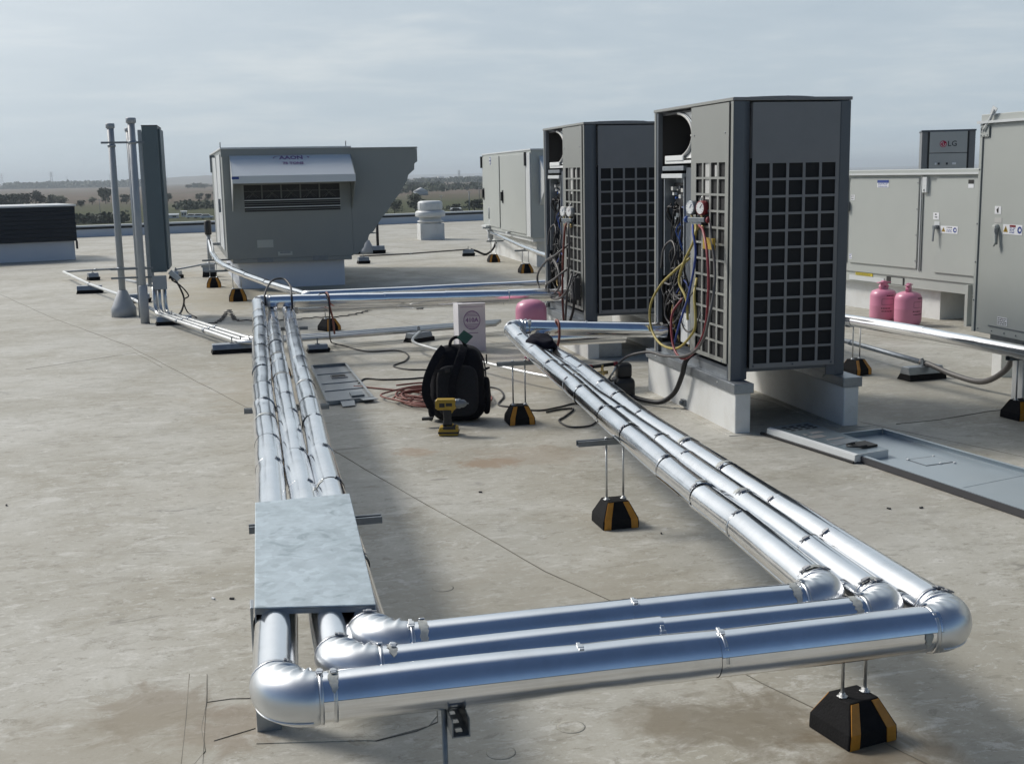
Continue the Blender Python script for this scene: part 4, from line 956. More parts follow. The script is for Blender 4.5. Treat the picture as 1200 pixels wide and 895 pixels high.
# intake hood
b = MB(T); hy = -.42
b.prism([(.11, -.004, 1.925), (.11, hy, 1.63), (.11, hy, 1.625), (.11, -.004, 1.915)], (1.72, 0, 0)); b.build('hood_slope', 'hoodw', t)
b = MB(T); b.box((.105, hy-.008, 1.525), (1.84, hy, 1.632)); b.build('hood_lip', 'hoodw', t, .003)
for xx in (.105, 1.828):
    b = MB(T); b.prism([(xx, -.004, 1.93), (xx, hy, 1.632), (xx, hy, 1.527), (xx, -.004, 1.13)], (.012, 0, 0)); b.build('hood_cheek', 'rtuw' if xx < 1 else 'rtud', t)  # left cheek paler, right darker: sunlit side put into the colour
b = MB(T); b.box((.28, -.012, 1.50), (1.66, -.001, 1.56)); b.box((.24, -.012, 1.10), (.28, -.001, 1.56)); b.box((1.66, -.012, 1.10), (1.70, -.001, 1.56)); b.box((.28, -.012, 1.09), (1.66, -.001, 1.118)); b.build('louver_frame', 'rtud', t)
b = MB(T); b.box((.28, -.006, 1.118), (1.66, -.002, 1.50)); b.build('louver_back', 'black', t)
for zz in (1.175, 1.275): b = MB(T); b.box((.281, -.055, zz), (1.659, -.014, zz+.012)); b.build('louver_blade', 'rtuw', t)
for zz in (1.142, 1.215, 1.245): b = MB(T); b.box((.281, -.045, zz), (1.659, -.014, zz+.006)); b.build('louver_blade', 'rtud', t)
for k in range(5):
    x0 = .40+.275*k
    b = MB(T)
    for q in (-1, 1): b.tube([(x0-.06*q, -.012, 1.31), (x0+.06*q, -.012, 1.44)], .0035, 5); b.tube([(x0-.10*q, -.012, 1.31), (x0, -.012, 1.39)], .003, 5)
    b.build('filter_wire', 'filter', t)
    if k < 4: b = MB(T); b.box((x0+.125, -.02, 1.30), (x0+.145, -.007, 1.499)); b.build('filter_rail', 'filter', t)
b = MB(T); b.box((.281, -.02, 1.405), (1.659, -.014, 1.413)); b.build('filter_rail', 'filter', t)
# fork pockets, lifting handle, patch plate
for x0 in (.42, 1.22): b = MB(T); b.box((x0, -.006, .385), (x0+.225, -.001, .4385)); b.box((x0, -.006, .4385), (x0+.225, -.001, .452)); b.build('fork_pocket', 'strutd', t)
b = MB(T); b.box((.72, -.010, .475), (.93, -.001, .535)); b.build('handle_plate', 'rtu', t, .003)
b = MB(T); b.box((.75, -.014, .51), (.90, -.010, .528)); b.build('handle_recess', 'strutd', t)
b = MB(T); b.box((.43, -.003, .60), (.66, -.0005, .71)); b.build('patch_plate', 'rtu', t)
b = MB(T); b.box((.10, hy-.010, 1.585), (.20, hy-.008, 1.62)); b.build('blue_sticker', 'inkblue', t)
# lettering on the hood slope
sl_dir = (T.to_3x3() @ Vector((0, -hy-.0, 1.925-1.63))).normalized()
def TP(x, y, z): return T @ Vector((x, y, z))
xd = T.to_3x3() @ Vector((1, 0, 0))
text('lettering', 'AAON', .115, 'inkpurple', t, TP(.97, -.075, 1.878), xd, sl_dir, bold=.004)
text('lettering', '75 TONS', .075, 'inkpurple', t, TP(.985, -.19, 1.80), xd, sl_dir, bold=.003)
b = MB(T)
for k in range(28):
    a0, a1 = 2*pi*k/28, 2*pi*(k+1)/28
    if .4 < a0 < .75 or 3.6 < a0 < 3.9: continue
    def el(a, r): return Vector((.97+r*.26*cos(a), 0, r*.062*sin(a)))
    q = [el(a0, 1), el(a1, 1), el(a1, .93), el(a0, .93)]
    q = [Vector((p.x, -.075-p.z*.82, 1.878+p.z*.57)) + Vector((0, -.0012, .0016)) for p in q]
    b.prism(q, (0, .001, -.001))
b.build('logo_oval', 'inkpurple', t)
# left side details: door edge, hinge, handle
for yy in (.5, 1.9): b = MB(T); b.box((-.016, yy, .55), (-.001, yy+1.2, 1.95)); b.build('side_door', 'rtuw', t, .004)  # pale doors carry the sunlight on this side in their colour
b = MB(T); b.box((-.05, .9, 1.1), (-.016, .95, 1.30)); b.build('door_handle', 'strutd', t)
b = MB(T); b.box((-.10, 2.0, 1.93), (-.02, 2.1, 1.97)); b.box((-.10, 2.0, 1.70), (-.07, 2.05, 1.95)); b.build('door_stay', 'strutd', t)
for xx in (.0, 1.82): b = MB(T); b.tube([(xx, .3, 2.03), (xx, .3, 2.12)], .008, 6); b.build('lifting_pin', 'strutd', t)
# pipe drop and valve on its left
t = thing('valve_post', 'small vertical grey pipe with black top left of the big unit', 'valve', (-.46, 19.95, 0))
b = MB(); b.tube([(-.46, 19.95, .30), (-.46, 19.95, .72)], .035, 10); b.build('pipe_stub', 'pole', t)
b = MB(); b.lathe([(.05, .72), (.055, .75), (.055, .93), (.04, .95)], (-.46, 19.95, 0), n=12); b.build('black_cap', 'black', t)
b = MB(); b.box((-.45, 19.90, .55), (-.05, 19.98, .59)); b.box((-.60, 19.9, .20), (-.40, 20.0, .25)); b.build('bracket', 'galv2', t)
t = channel_base(-.50, 20.6, .22, 'tall grey block base behind the amber blocks left of the big unit', 0, .20, .22)

# --- far beige unit (doors on its left face)
T = face_T((4.98, 24.5), (4.88, 19.9))
t = thing('rooftop_unit', 'far beige rooftop unit with two closed doors and round blue badge', 'rooftop unit', (5.9, 22, 0))
b = MB(T); b.box((0, .0, .50), (4.60, 2.3, 1.975)); b.build('cabinet', 'rtu', t, .006)
b = MB(T); b.box((-.01, -.012, 1.975), (4.62, 2.32, 2.0)); b.build('roof_trim', 'rtuw', t, .004)
b = MB(T); b.box((.02, .03, .44), (4.56, 2.2, .498)); b.build('base_rail', 'rtuw', t)
b = MB(T); b.box((.25, .12, -.01), (4.40, 2.1, .438)); b.build('curb', 'curb', t)
for (s0, s1, z0) in ((.08, 1.84, .57), (1.96, 4.22, .55)):
    b = MB(T); b.box((s0, -.018, z0), (s1, -.001, 1.93)); d = b.build('door', 'rtu', t, .006)
for (s0, z0) in ((.22, 1.10), (2.2, 1.07)):
    b = MB(T); b.box((s0-.05, -.03, z0-.02), (s0+.05, -.019, z0+.22)); b.box((s0-.03, -.06, z0+.02), (s0+.03, -.03, z0+.19)); b.build('door_handle', 'black', t, .004)
for s0 in (.02, 4.25): b = MB(T); b.box((s0, -.05, 1.72), (s0+.06, -.001, 1.95)); b.build('hinge', 'black', t)
b = MB(T); b.lathe([(.075, 0), (.075, .003)], (.98, -.018, 1.85), (0, -1, 0), 20); b.build('badge', 'inkblue', t)
b = MB(T); b.lathe([(.055, .003), (.055, .005)], (.98, -.018, 1.85), (0, -1, 0), 20); b.build('badge', 'sticker', t)
text('lettering', 'AAON', .04, 'inkblue', t, T @ Vector((.98, -.0245, 1.85)), T.to_3x3() @ Vector((1, 0, 0)), (0, 0, 1), bold=.001)
b = MB(T); b.box((4.26, -.02, .52), (4.58, -.001, 1.94)); b.build('end_post', 'rtuw', t, .004)
b = MB(); x0 = 5.02
b.prism([(x0, 19.895, 1.88), (x0, 19.45, 1.50), (x0, 19.45, 1.38), (x0, 19.895, 1.06)], (1.5, 0, 0)); b.build('intake_hood', 'rtuw', t, .004)
b = MB(T); b.box((.3, -.10, .55), (.8, -.002, .58)); b.box((2.6, -.06, .50), (2.75, -.002, .54)); b.build('drain_ledge', 'rtuw', t)

# --- long grey unit on the right, behind the pink tanks
T = face_T((6.78, 12.5), (7.07, 10.5))
t = thing('rooftop_unit', 'long low grey unit behind the two pink tanks', 'rooftop unit', (7.6, 11.5, 0))
b = MB(T); b.box((-3.2, .0, .42), (3.0, 2.2, 1.50)); b.build('cabinet', 'rtu', t, .005)
b = MB(T); b.box((-3.25, -.035, 1.50), (3.05, 2.25, 1.545)); b.build('roof_trim', 'rtu', t, .004)
b = MB(T); b.box((-3.25, -.045, 1.493), (3.05, -.030, 1.512)); b.build('drip_strip', 'rtuw', t)
b = MB(T); b.box((-3.2, .015, .31), (3.0, 2.1, .418)); b.build('base_rail', 'rtu', t)
b = MB(T); b.box((-3.0, .10, -.01), (1.42, 2.0, .308)); b.build('curb', 'curb', t)
for (s0, s1, z0, z1) in ((-1.2, -.03, .52, 1.46), (.02, 1.16, .52, 1.46), (1.43, 2.3, .50, 1.46)):
    b = MB(T); b.box((s0, -.016, z0), (s1, -.001, z1)); b.build('door', 'rtu', t, .004)
    for zz in [z0+.08+k*.27 for k in range(4)]:
        b = MB(T); b.lathe([(.007, 0), (.007, .004), (0, .006)], (s1-.015, -.016, zz), (0, -1, 0), 8); b.build('screw', 'strutd', t)
for s0, m in ((1.185, 'rtuw'), (1.215, 'rtud')): b = MB(T); b.box((s0, -.012, .50), (s0+.008, -.001, 1.48)); b.build('door_edge', m, t)
b = MB(T); b.box((1.225, -.03, 1.31), (1.295, -.001, 1.47)); b.box((1.245, -.04, 1.33), (1.262, -.03, 1.35)); b.build('hinge_plate', 'rtuw', t, .004)
def sticker(T, t, s0, s1, z0, z1, m='sticker', off=-.0175, th=.0012):
    b = MB(T); b.box((s0, off-th, z0), (s1, off, z1)); return b.build('sticker', m, t)
def bars(T, t, s0, s1, z0, z1, rows, m='inkblk', off=-.0188, seed=1):
    rnd = random.Random(seed); b = MB(T); h = (z1-z0)/rows
    for r in range(rows):
        s = s0
        while s < s1-.01:
            e = min(s1, s+rnd.uniform(.01, .03)); b.box((s, off-.0006, z0+h*(r+.3)), (e, off, z0+h*(r+.75))); s = e+.007
    return b.build('sticker_print', m, t)
def tri_sign(T, t, s, z, r, m, off, mark=True):
    b = MB(T); b.prism([(s-r, off, z-r*.6), (s+r, off, z-r*.6), (s, off, z+r*1.05)], (0, -.0006, 0)); b.build('warning_triangle', m, t)
    if mark: b = MB(T); b.box((s-r*.12, off-.0013, z-r*.1), (s+r*.12, off-.0007, z+r*.55)); b.box((s-r*.12, off-.0013, z-r*.42), (s+r*.12, off-.0007, z-r*.22)); b.build('warning_mark', 'inkblk', t)
def ring_sign(T, t, s, z, r, off):
    b = MB(T); b.lathe([(r, 0), (r, .0006)], (s, off, z), (0, -1, 0), 18); b.build('mandatory_disc', 'inkblue', t)
    b = MB(T); b.lathe([(r*.45, .0007), (r*.45, .0013)], (s+r*.15, off, z), (0, -1, 0), 12); b.build('mandatory_mark', 'sticker', t)
sticker(T, t, .49, .68, 1.36, 1.44); b = MB(T); b.box((.49, -.0196, 1.41), (.68, -.0188, 1.44)); b.build('sticker_header', 'inkblue', t); bars(T, t, .505, .665, 1.362, 1.41, 3, 'inkblue')
sticker(T, t, 1.885, 1.96, 1.36, 1.44); b = MB(T); b.box((1.885, -.0196, 1.40), (1.96, -.0188, 1.44)); b.build('sticker_header', 'inkblk', t)
sticker(T, t, .03, .10, 1.22, 1.28); bars(T, t, .035, .095, 1.225, 1.28, 3)
sticker(T, t, .03, .08, .56, .62); bars(T, t, .035, .075, .565, .62, 3, 'inkblue')
sticker(T, t, 1.515, 1.765, .905, .98); tri_sign(T, t, 1.56, .938, .028, 'gold', -.0188); ring_sign(T, t, 1.725, .942, .026, -.0188); bars(T, t, 1.605, 1.685, .955, .975, 1, 'inkblk'); bars(T, t, 1.605, 1.685, .915, .95, 3, 'inkblue')
sticker(T, t, 1.40, 1.485, 1.04, 1.11); bars(T, t, 1.425, 1.46, 1.05, 1.105, 2)
b = MB(T); b.box((1.44, -.06, .945), (1.49, -.016, .985)); b.prism([(1.45, -.062, .98), (1.475, -.062, .98), (1.468, -.07, .82), (1.45, -.07, .82)], (0, .012, 0)); b.build('door_handle', 'strutd', t, .003)
b = MB(T); b.box((1.42, -.02, .98), (1.50, -.016, 1.02)); b.build('keyhole_plate', 'rtuw', t)
b = MB(T); b.box((.12, .008, .382), (.42, .0145, .415)); b.build('sticker', 'stkyel', t); bars(T, t, .13, .40, .384, .41, 2, 'inkblk', .0075)
b = MB(T); b.box((.66, .010, .325), (.95, .0148, .405)); b.build('fork_pocket', 'inkblk', t); b = MB(T); b.box((.74, .008, .328), (.93, .0096, .40)); b.build('pocket_plate', 'rtu', t)
b = MB(T); b.box((.01, .006, .325), (.62, .0146, .378)); b.build('rail_plate', 'rtuw', t)
b = MB(T); b.box((1.92, -.03, .0), (1.96, .05, .41)); b.build('corner_leg', 'rtu', t)
for s0 in (-.02, .0): b = MB(T); b.box((s0-.02, -.05, 1.10), (s0+.02, -.016, 1.2)); b.build('door_latch', 'strutd', t)

# --- tall grey unit at the right edge
T = face_T((4.75, 7.05), (4.75, 4.05))
t = thing('rooftop_unit', 'nearest tall grey unit cut by the right edge of the photo', 'rooftop unit', (6, 5.5, 0))
b = MB(T); b.box((0, .0, .49), (4.2, 2.6, 1.85)); b.build('cabinet', 'rtu', t, .004)
b = MB(T); b.box((-.02, .0, 1.852), (4.22, 2.62, 1.90)); b.build('roof_trim', 'rtu', t, .004)
b = MB(T); b.box((-.03, -.024, 1.842), (4.22, -.002, 1.858)); b.build('drip_strip', 'rtuw', t)
b = MB(T); b.box((-.012, -.010, .49), (.016, -.0005, 1.84)); b.build('corner_trim', 'rtu', t, .002); b = MB(T); b.box((.0165, -.0045, .49), (.0195, -.0005, 1.84)); b.build('corner_gap', 'strutd', t)
b = MB(T); b.box((.10, .06, .40), (4.0, 2.4, .488)); b.build('base_rail', 'strutd', t)
b = MB(T); b.box((.16, -.004, .543), (4.1, -.0005, .549)); b.build('door_gap', 'strutd', t)
for zz in (1.79, 1.55, 1.2, .95, .7): b = MB(T); b.lathe([(.006, 0), (.006, .003), (0, .005)], (.002, -.010, zz), (0, -1, 0), 8); b.build('screw', 'strutd', t)
for s0 in (.05, .20, .33, .45): b = MB(T); b.lathe([(.005, 0), (.005, .003), (0, .005)], (s0, -.001, .515), (0, -1, 0), 8); b.build('screw', 'strutd', t)
b = MB(T); b.box((-.006, -.012, 1.757), (.085, -.006, 1.83)); pl = b.build('hinge_plate', 'rtu', t, .002)
b = MB(T); b.box((-.008, -.006, 1.754), (.088, -.0015, 1.764)); b.box((.080, -.006, 1.764), (.088, -.0015, 1.81)); b.build('plate_shade_strip', 'strutd', t)  # dark strips drawn as the shade round the hinge plate
for s0, zz in ((.004, 1.768), (.07, 1.768), (.004, 1.80), (.035, 1.765)): b = MB(T); b.lathe([(.004, 0), (.004, .003), (0, .004)], (s0, -.012, zz), (0, -1, 0), 8); b.build('screw', 'strutd', t)
b = MB(T); b.prism([(.012, -.016, 1.79), (.045, -.016, 1.815), (.145, -.016, 1.925), (.112, -.016, 1.90)], (0, -.004, 0)); b.prism([(.045, -.02, 1.79), (.05, -.02, 1.80), (.15, -.03, 1.92), (.145, -.03, 1.925)], (0, .016, 0)); b.prism([(.095, -.014, 1.90), (.125, -.014, 1.95), (.17, -.014, 1.93), (.14, -.014, 1.885)], (0, -.005, 0)); b.build('latch_arm', 'rtuw', t)
b = MB(T); b.tube([(.018, -.02, 1.80), (.018, -.02, 1.825)], .004, 6); b.build('latch_pin', 'strutd', t)
sticker(T, t, .172, .238, 1.268, 1.318, off=-.0006); b = MB(T); b.prism([(.2, -.0019, 1.275), (.212, -.0019, 1.275), (.212, -.0019, 1.312), (.19, -.0019, 1.295)], (0, -.0006, 0)); b.build('sticker_print', 'inkblk', t)
sticker(T, t, .176, .25, 1.213, 1.245, m='shroud', off=-.0006)
sticker(T, t, .268, .46, 1.143, 1.206, off=-.0006); tri_sign(T, t, .295, 1.172, .024, 'gold', -.0019); ring_sign(T, t, .435, 1.174, .022, -.0019)
b = MB(T); b.box((.335, -.0026, 1.190), (.395, -.0019, 1.203)); b.build('sticker_header', 'red', t); bars(T, t, .335, .395, 1.15, 1.188, 4, 'inkblue', -.0019)
sticker(T, t, .254, .357, .562, .615, off=-.0006); bars(T, t, .26, .35, .565, .612, 4, 'inkblk', -.0019, 7)
b = MB(T); b.lathe([(.022, 0), (.022, .012), (.014, .03)], (.205, -.001, 1.185), (0, -1, 0), 14); b.prism([(.19, -.032, 1.195), (.225, -.032, 1.195), (.245, -.04, 1.09), (.225, -.04, 1.06), (.215, -.04, 1.09)], (0, .014, 0)); b.build('door_handle', 'rtu', t, .004)
b = MB(T); b.box((.222, -.035, 1.075), (.235, -.012, 1.18)); b.build('handle_edge', 'strutd', t, .003)
for nm, (x, y) in (('a', (5.60, 7.92)), ('b', (5.02, 6.86))):
    b = MB(); b.box((x-.055, y-.06, -.01), (x+.075, y+.06, .40)); b.build('curb', 'curb', t, .006)

# --- distant heat pump that shows its badge
t = thing('heat_pump', 'far heat pump showing a round red badge above the long grey unit', 'heat pump', (11.47, 18.5, 0))
T = face_T((11.42, 18.66), (11.42+cos(.50), 18.66-sin(.50)))
b = MB(T)
for s in (0, .755): b.box((s, .02, .48), (s+.10, .8, 2.15))
b.build('corner_post', 'lgside', t, .006)
b = MB(T); b.box((.10, .012, .48), (.128, .06, 2.15)); b.box((.728, .012, .48), (.755, .06, 2.15)); b.build('post_gap', 'inkblk', t)
b = MB(T); b.box((.128, .0, 1.80), (.728, .05, 2.15)); b.build('front_panel', 'lgfar', t, .004)
b = MB(T); b.box((.128, .0, .48), (.728, .05, 1.79)); b.build('lower_panel', 'lgfar', t, .004)
b = MB(T); b.box((-.01, .0, 2.152), (.865, .82, 2.18)); b.build('top_frame', 'lgpost', t, .003)
b = MB(T); b.box((.1, .05, .50), (.8, .78, 2.15)); b.build('body', 'lgpost', t)
b = MB(T); b.box((0, .0, -.01), (.86, .9, .478)); b.build('curb', 'curb', t)
b = MB(T); b.lathe([(.056, 0), (.056, .003)], (.345, -.001, 1.945), (0, -1, 0), 28); b.build('badge', 'lgred', t)
b = MB(T)
n = 20
for k in range(n):
    a0, a1 = pi*.5+pi*1.5*k/n, pi*.5+pi*1.5*(k+1)/n
    b.prism([(.345+r*cos(a), -.0042, 1.945+r*sin(a)) for r, a in ((.044, a0), (.044, a1), (.038, a1), (.038, a0))], (0, -.0006, 0))
b.box((.372, -.0048, 1.942), (.389, -.0042, 1.948)); b.box((.342, -.0048, 1.93), (.348, -.0042, 1.968)); b.box((.342, -.0048, 1.925), (.362, -.0042, 1.930))
b.lathe([(.006, 0), (.006, .0006)], (.325, -.0042, 1.962), (0, -1, 0), 10); b.build('badge_mark', 'sticker', t)
text('lettering', 'LG', .125, 'letter', t, T @ Vector((.49, -.002, 1.945)), T.to_3x3() @ Vector((1, 0, 0)), (0, 0, 1), bold=.0015)
for k, s in enumerate((.22, .27, .40, .50, .53)): b = MB(T); b.box((s, -.012, 1.60), (s+.03, -.001, 1.635)); b.build('panel_tab', 'sticker' if k in (0, 3, 4) else 'letter', t)

# ------------------------------------------------------------------ black roof hood at the left edge
HA = Vector((-3.30, 26.6, 0)); hd = Vector((cos(radians(17)), sin(radians(17)), 0)); hn = Vector((-hd.y, hd.x, 0))
def hw(s, q, z): return HA - hd*s + hn*q + Vector((0, 0, z))
t = thing('roof_hood', 'low black ribbed roof hood on a white curb at the left edge', 'roof hood', hw(2, .5, 0))
b = MB(); b.prism([hw(.03, .06, -.01), hw(5, .06, -.01), hw(5, 2, -.01), hw(.03, 2, -.01)], (0, 0, .40)); b.build('curb', 'parw', t)
for k in range(8):
    z0 = .39+k*.0895; b = MB(); o = .012*(k % 2)
    b.prism([hw(-.01, -.03-o, z0), hw(5, -.03-o, z0), hw(5, -.045-o, z0+.02), hw(5, -.035-o, z0+.0885), hw(-.01, -.035-o, z0+.0885), hw(-.01, -.045-o, z0+.02)][:0] or [hw(-.01, -.02-o, z0), hw(-.01, -.04-o, z0+.004), hw(-.01, -.03-o, z0+.0885), hw(-.01, .02, z0+.0885), hw(-.01, .02, z0)], -hd*5.0); b.build('rib_panel', 'blackm', t)
b = MB(); b.prism([hw(-.01, .021, .39), hw(4.99, .021, .39), hw(4.99, 2.0, .39), hw(-.01, 2.0, .39)], (0, 0, .715)); b.build('hood_body', 'black', t)
b = MB(); b.prism([hw(-.04, -.07, 1.107), hw(5, -.07, 1.107), hw(5, 2.04, 1.107), hw(-.04, 2.04, 1.107)], (0, 0, .035)); b.build('top_cap', 'rtuw', t, .004)
b = MB(); b.prism([hw(-.03, .01, .22), hw(-.03, .12, .22), hw(-.005, .12, .22), hw(-.005, .01, .22)], (0, 0, .17)); b.build('corner_drip', 'black', t)

# ------------------------------------------------------------------ poles and slate cabinet
t = thing('vent_pole', 'left grey steel pole standing in a flanged boot', 'pole', (-1.375, 14.9, 0), 'grey steel poles')
b = MB(); b.tube([(-1.375, 14.9, 0), (-1.375, 14.9, 2.21)], .039, 16); b.build('pole_shaft', 'pole', t)
b = MB(); b.lathe([(.145, 0), (.145, .10), (.13, .125), (.052, .31), (.040, .315)], (-1.375, 14.9, 0), n=24); b.build('flashing_boot', 'boot', t)
b = MB(); b.lathe([(.040, 2.195), (.051, 2.20), (.051, 2.245), (.045, 2.252), (.0, 2.253)], (-1.375, 14.9, 0), n=16); b.build('cap', 'pole', t)
b = MB(); b.lathe([(.040, 1.98), (.047, 1.985), (.047, 2.01), (.040, 2.015)], (-1.375, 14.9, 0), n=16); b.lathe([(.040, .55), (.047, .555), (.047, .58), (.040, .585)], (-1.375, 14.9, 0), n=16); b.build('pipe_clamp', 'galv2', t)
t = thing('vent_pole', 'right grey steel pole with a wider sleeve at its foot', 'pole', (-1.075, 14.05, 0), 'grey steel poles')
b = MB(); b.tube([(-1.075, 14.05, 0), (-1.075, 14.05, 2.23)], .039, 16); b.build('pole_shaft', 'pole', t)
b = MB(); b.lathe([(.050, 0), (.050, .42), (.040, .43)], (-1.075, 14.05, 0), n=18); b.build('foot_sleeve', 'boot', t)
b = MB(); b.lathe([(.040, 2.21), (.055, 2.22), (.055, 2.265), (.048, 2.272), (.0, 2.273)], (-1.075, 14.05, 0), n=16); b.build('cap', 'pole', t)
b = MB(); b.lathe([(.040, 1.99), (.048, 1.995), (.048, 2.02), (.040, 2.025)], (-1.075, 14.05, 0), n=16); b.build('pipe_clamp', 'galv2', t)
t = thing('vent_pole', 'thin rear pole half hidden behind the right grey steel pole', 'pole', (-1.155, 14.75, 0))
b = MB(); b.tube([(-1.155, 14.75, 0), (-1.155, 14.75, 2.17)], .040, 14); b.build('pole_shaft', 'pole', t)
b = MB(); b.lathe([(.048, 2.15), (.052, 2.16), (.052, 2.19), (0, 2.2)], (-1.155, 14.75, 0), n=14); b.build('cap', 'pole', t)
t = thing('electric_cabinet', 'tall narrow slate blue cabinet mounted beside the grey poles', 'cabinet', (-.90, 14.3, .5))
b = MB(); b.box((-.985, 14.25, .555), (-.815, 15.05, 2.19)); b.build('cabinet_body', 'cabinet', t, .006)
b = MB(); b.box((-.815, 14.33, .575), (-.79, 14.98, 2.165)); b.build('cabinet_door', 'cabinet', t, .006)
b = MB(); b.box((-.987, 14.246, 2.19), (-.813, 15.05, 2.200)); b.build('cabinet_top', 'black', t)
b = MB(); b.box((-1.03, 14.27, .40), (-.992, 14.31, 2.15)); b.box((-1.03, 14.75, .40), (-.992, 14.79, 2.15)); b.build('mounting_channel', 'galv2', t)
for zz in (.60, .50, 2.0): b = MB(); b.box((-1.42, 14.17, zz), (-.96, 14.19, zz+.022)); b.build('cross_channel', 'strutd', t)
t = thing('junction_box', 'small grey junction box hanging below the slate cabinet', 'junction box', (-.89, 14.2, .35))
b = MB(); b.box((-.965, 14.13, .375), (-.82, 14.22, .52)); b.build('box_body', 'cabinet', t, .005)
b = MB(); b.box((-.97, 14.121, .37), (-.815, 14.13, .525)); b.build('box_lid', 'pole', t, .003)
b = MB(); b.obox((-.74, 14.4, .50), (.05, .02, -.05), (0, .04, 0), (.02, 0, .02)); b.build('fitting', 'rtuw', t, .004)

def conduit(label, pts, r, m='galv2', k=1, group='grey conduits over the roof', cpl=True):
    P = [Vector(p) for p in pts]; t = thing('conduit', label, 'conduit', P[0], group)
    Q = spline(P, k) if k > 1 else P
    b = MB(); b.tube(Q, r, 10); b.build('tube', m, t)
    if cpl:
        for i in range(1, len(P)-1):
            d = (P[i+1]-P[i]).normalized(); b = MB(); b.tube([P[i]-d*.025, P[i]+d*.025], r*1.22, 10); b.build('coupling', 'galv2', t)
    return t
def rounded(pts, R=.09, n=6):
    P = [Vector(p) for p in pts]; o = [P[0]]
    for a, p, c in zip(P[:-2], P[1:-1], P[2:]):
        d0 = (p-a).normalized(); d1 = (c-p).normalized(); q = min(R, (p-a).length*.45, (c-p).length*.45); s = p-d0*q; e = p+d1*q
        for i in range(n+1): u = i/n; o.append((1-u)**2*s+2*u*(1-u)*p+u*u*e)
    o.append(P[-1]); return o
for i, (x0, y0, x1, y1, nm) in enumerate(((-.965, 14.15, -.02, 11.20, 'lowest of three shiny conduits sweeping from the pole foot'), (-.91, 14.18, .03, 11.32, 'middle of three shiny conduits sweeping from the pole foot'), (-.85, 14.22, .08, 11.44, 'highest of three shiny conduits sweeping from the pole foot'))):
    t = thing('conduit', nm, 'conduit', (x0, y0, .09), 'grey conduits over the roof')
    b = MB(); q = rounded([(x0, y0, .40), (x0, y0, .098), (x1, y1, .098), (x1+.65, y1+.08, .098), (x1+2.5, y1+.50, .098)], .16); b.tube(q, .021, 10); b.build('tube', 'emt', t)
    for f in (.3, .62):
        p = Vector((x0, y0, .098)).lerp(Vector((x1, y1, .098)), f); d = Vector((x1-x0, y1-y0, 0)).normalized(); b = MB(); b.tube([p-d*.03, p+d*.03], .026, 10); b.build('coupling', 'galv2', t)
for i, (dx, nm) in enumerate(((-.02, 'left of two short conduits dropping under the junction box'), (.06, 'right of two short conduits dropping under the junction box'))):
    t = thing('conduit', nm, 'conduit', (-.92+dx, 14.19, .08), 'grey conduits over the roof'); b = MB(); b.tube(rounded([(-.92+dx, 14.26, .39), (-.92+dx, 14.26, .10), (-.86+dx, 14.0, .098)], .1), .017, 8); b.build('tube', 'pole', t)
conduit('thin pale conduit running from the far left corner to the pole foot', [(-2.86, 21.1, .13), (-2.14, 18.3, .13), (-1.30, 15.55, .13), (-.98, 14.4, .10)], .020, 'rtuw')
conduit('thin dark conduit along the back from the far left corner', [(-2.86, 21.1, .13), (-2.36, 20.75+.45, .135), (-1.55, 21.3, .14)], .018, 'pole')
conduit('thin dark conduit passing behind the poles and the slate cabinet', [(-1.42, 15.3, .42), (-1.1, 14.6, .40), (-.90, 14.27, .38)], .018, 'pole')
conduit('thin conduit behind the amber blocks left of the big unit', [(-1.05, 20.5, .14), (-.5, 20.6, .22), (.1, 20.3, .20)], .016, 'pole')
conduit('thin conduit on the right running towards a low channel base', [(5.04, 10.4, .115), (5.03, 9.2, .115), (4.985, 8.05, .12)], .020, 'galv2')
conduit('long thin pipe lying across the roof behind the big unit', [(2.2, 22.5, .13), (3.2, 22.9, .12), (4.45, 23.5, .13)], .014, 'greyhose')
conduit('pale bent conduit running behind the backpack to the right run', [(1.66, 11.4, .10), (1.50, 10.75, .10), (1.60, 10.2, .10), (1.80, 9.5, .10), (2.05, 8.75, .10), (2.3, 8.2, .10)], .013, 'emt', 6, cpl=False)
conduit('short dark vertical pipe standing behind the slanted hood', [(2.86, 25.3, .1), (2.86, 25.3, .70)], .03, 'black', cpl=False)
t = thing('vent_boot', 'short pale pipe in a grey cone boot behind the slanted hood', 'vent', (2.63, 25.3, 0)); b = MB(); b.lathe([(.17, 0), (.16, .06), (.06, .28)], (2.63, 25.3, 0), n=18); b.build('flashing_boot', 'boot', t); b = MB(); b.tube([(2.63, 25.3, .2), (2.63, 25.3, .75)], .035, 10); b.build('pipe_stub', 'rtuw', t)

# white roof fan
t = thing('roof_fan', 'white round roof fan on a square white curb', 'roof fan', (4.79, 30.2, 0))
b = MB(); b.box((4.47, 29.95, -.01), (5.08, 30.55, .40)); b.build('curb', 'curb', t, .01)
cf = (4.775, 30.25, 0)
b = MB(); b.lathe([(.28, .40), (.28, .44), (.33, .44), (.33, .47), (.28, .48), (.27, .56)], cf, n=28); b.build('base_collar', 'curb', t)
b = MB(); b.lathe([(.27, .56), (.36, .57), (.385, .60), (.375, .63), (.385, .66), (.36, .71), (.30, .73)], cf, n=32); b.build('fan_housing', 'rtuw', t)
b = MB(); b.lathe([(.28, .73), (.30, .735), (.312, .77), (.312, .91), (.295, .945), (.24, .965), (0, .97)], cf, n=32); b.build('fan_cap', 'rtuw', t)
for k in range(12):
    a = 2*pi*k/12; b = MB(); b.box((cf[0]+.312*cos(a)-.006, cf[1]+.312*sin(a)-.006, .765), (cf[0]+.312*cos(a)+.006, cf[1]+.312*sin(a)+.006, .92)); b.build('cap_rib', 'rtuw', t)

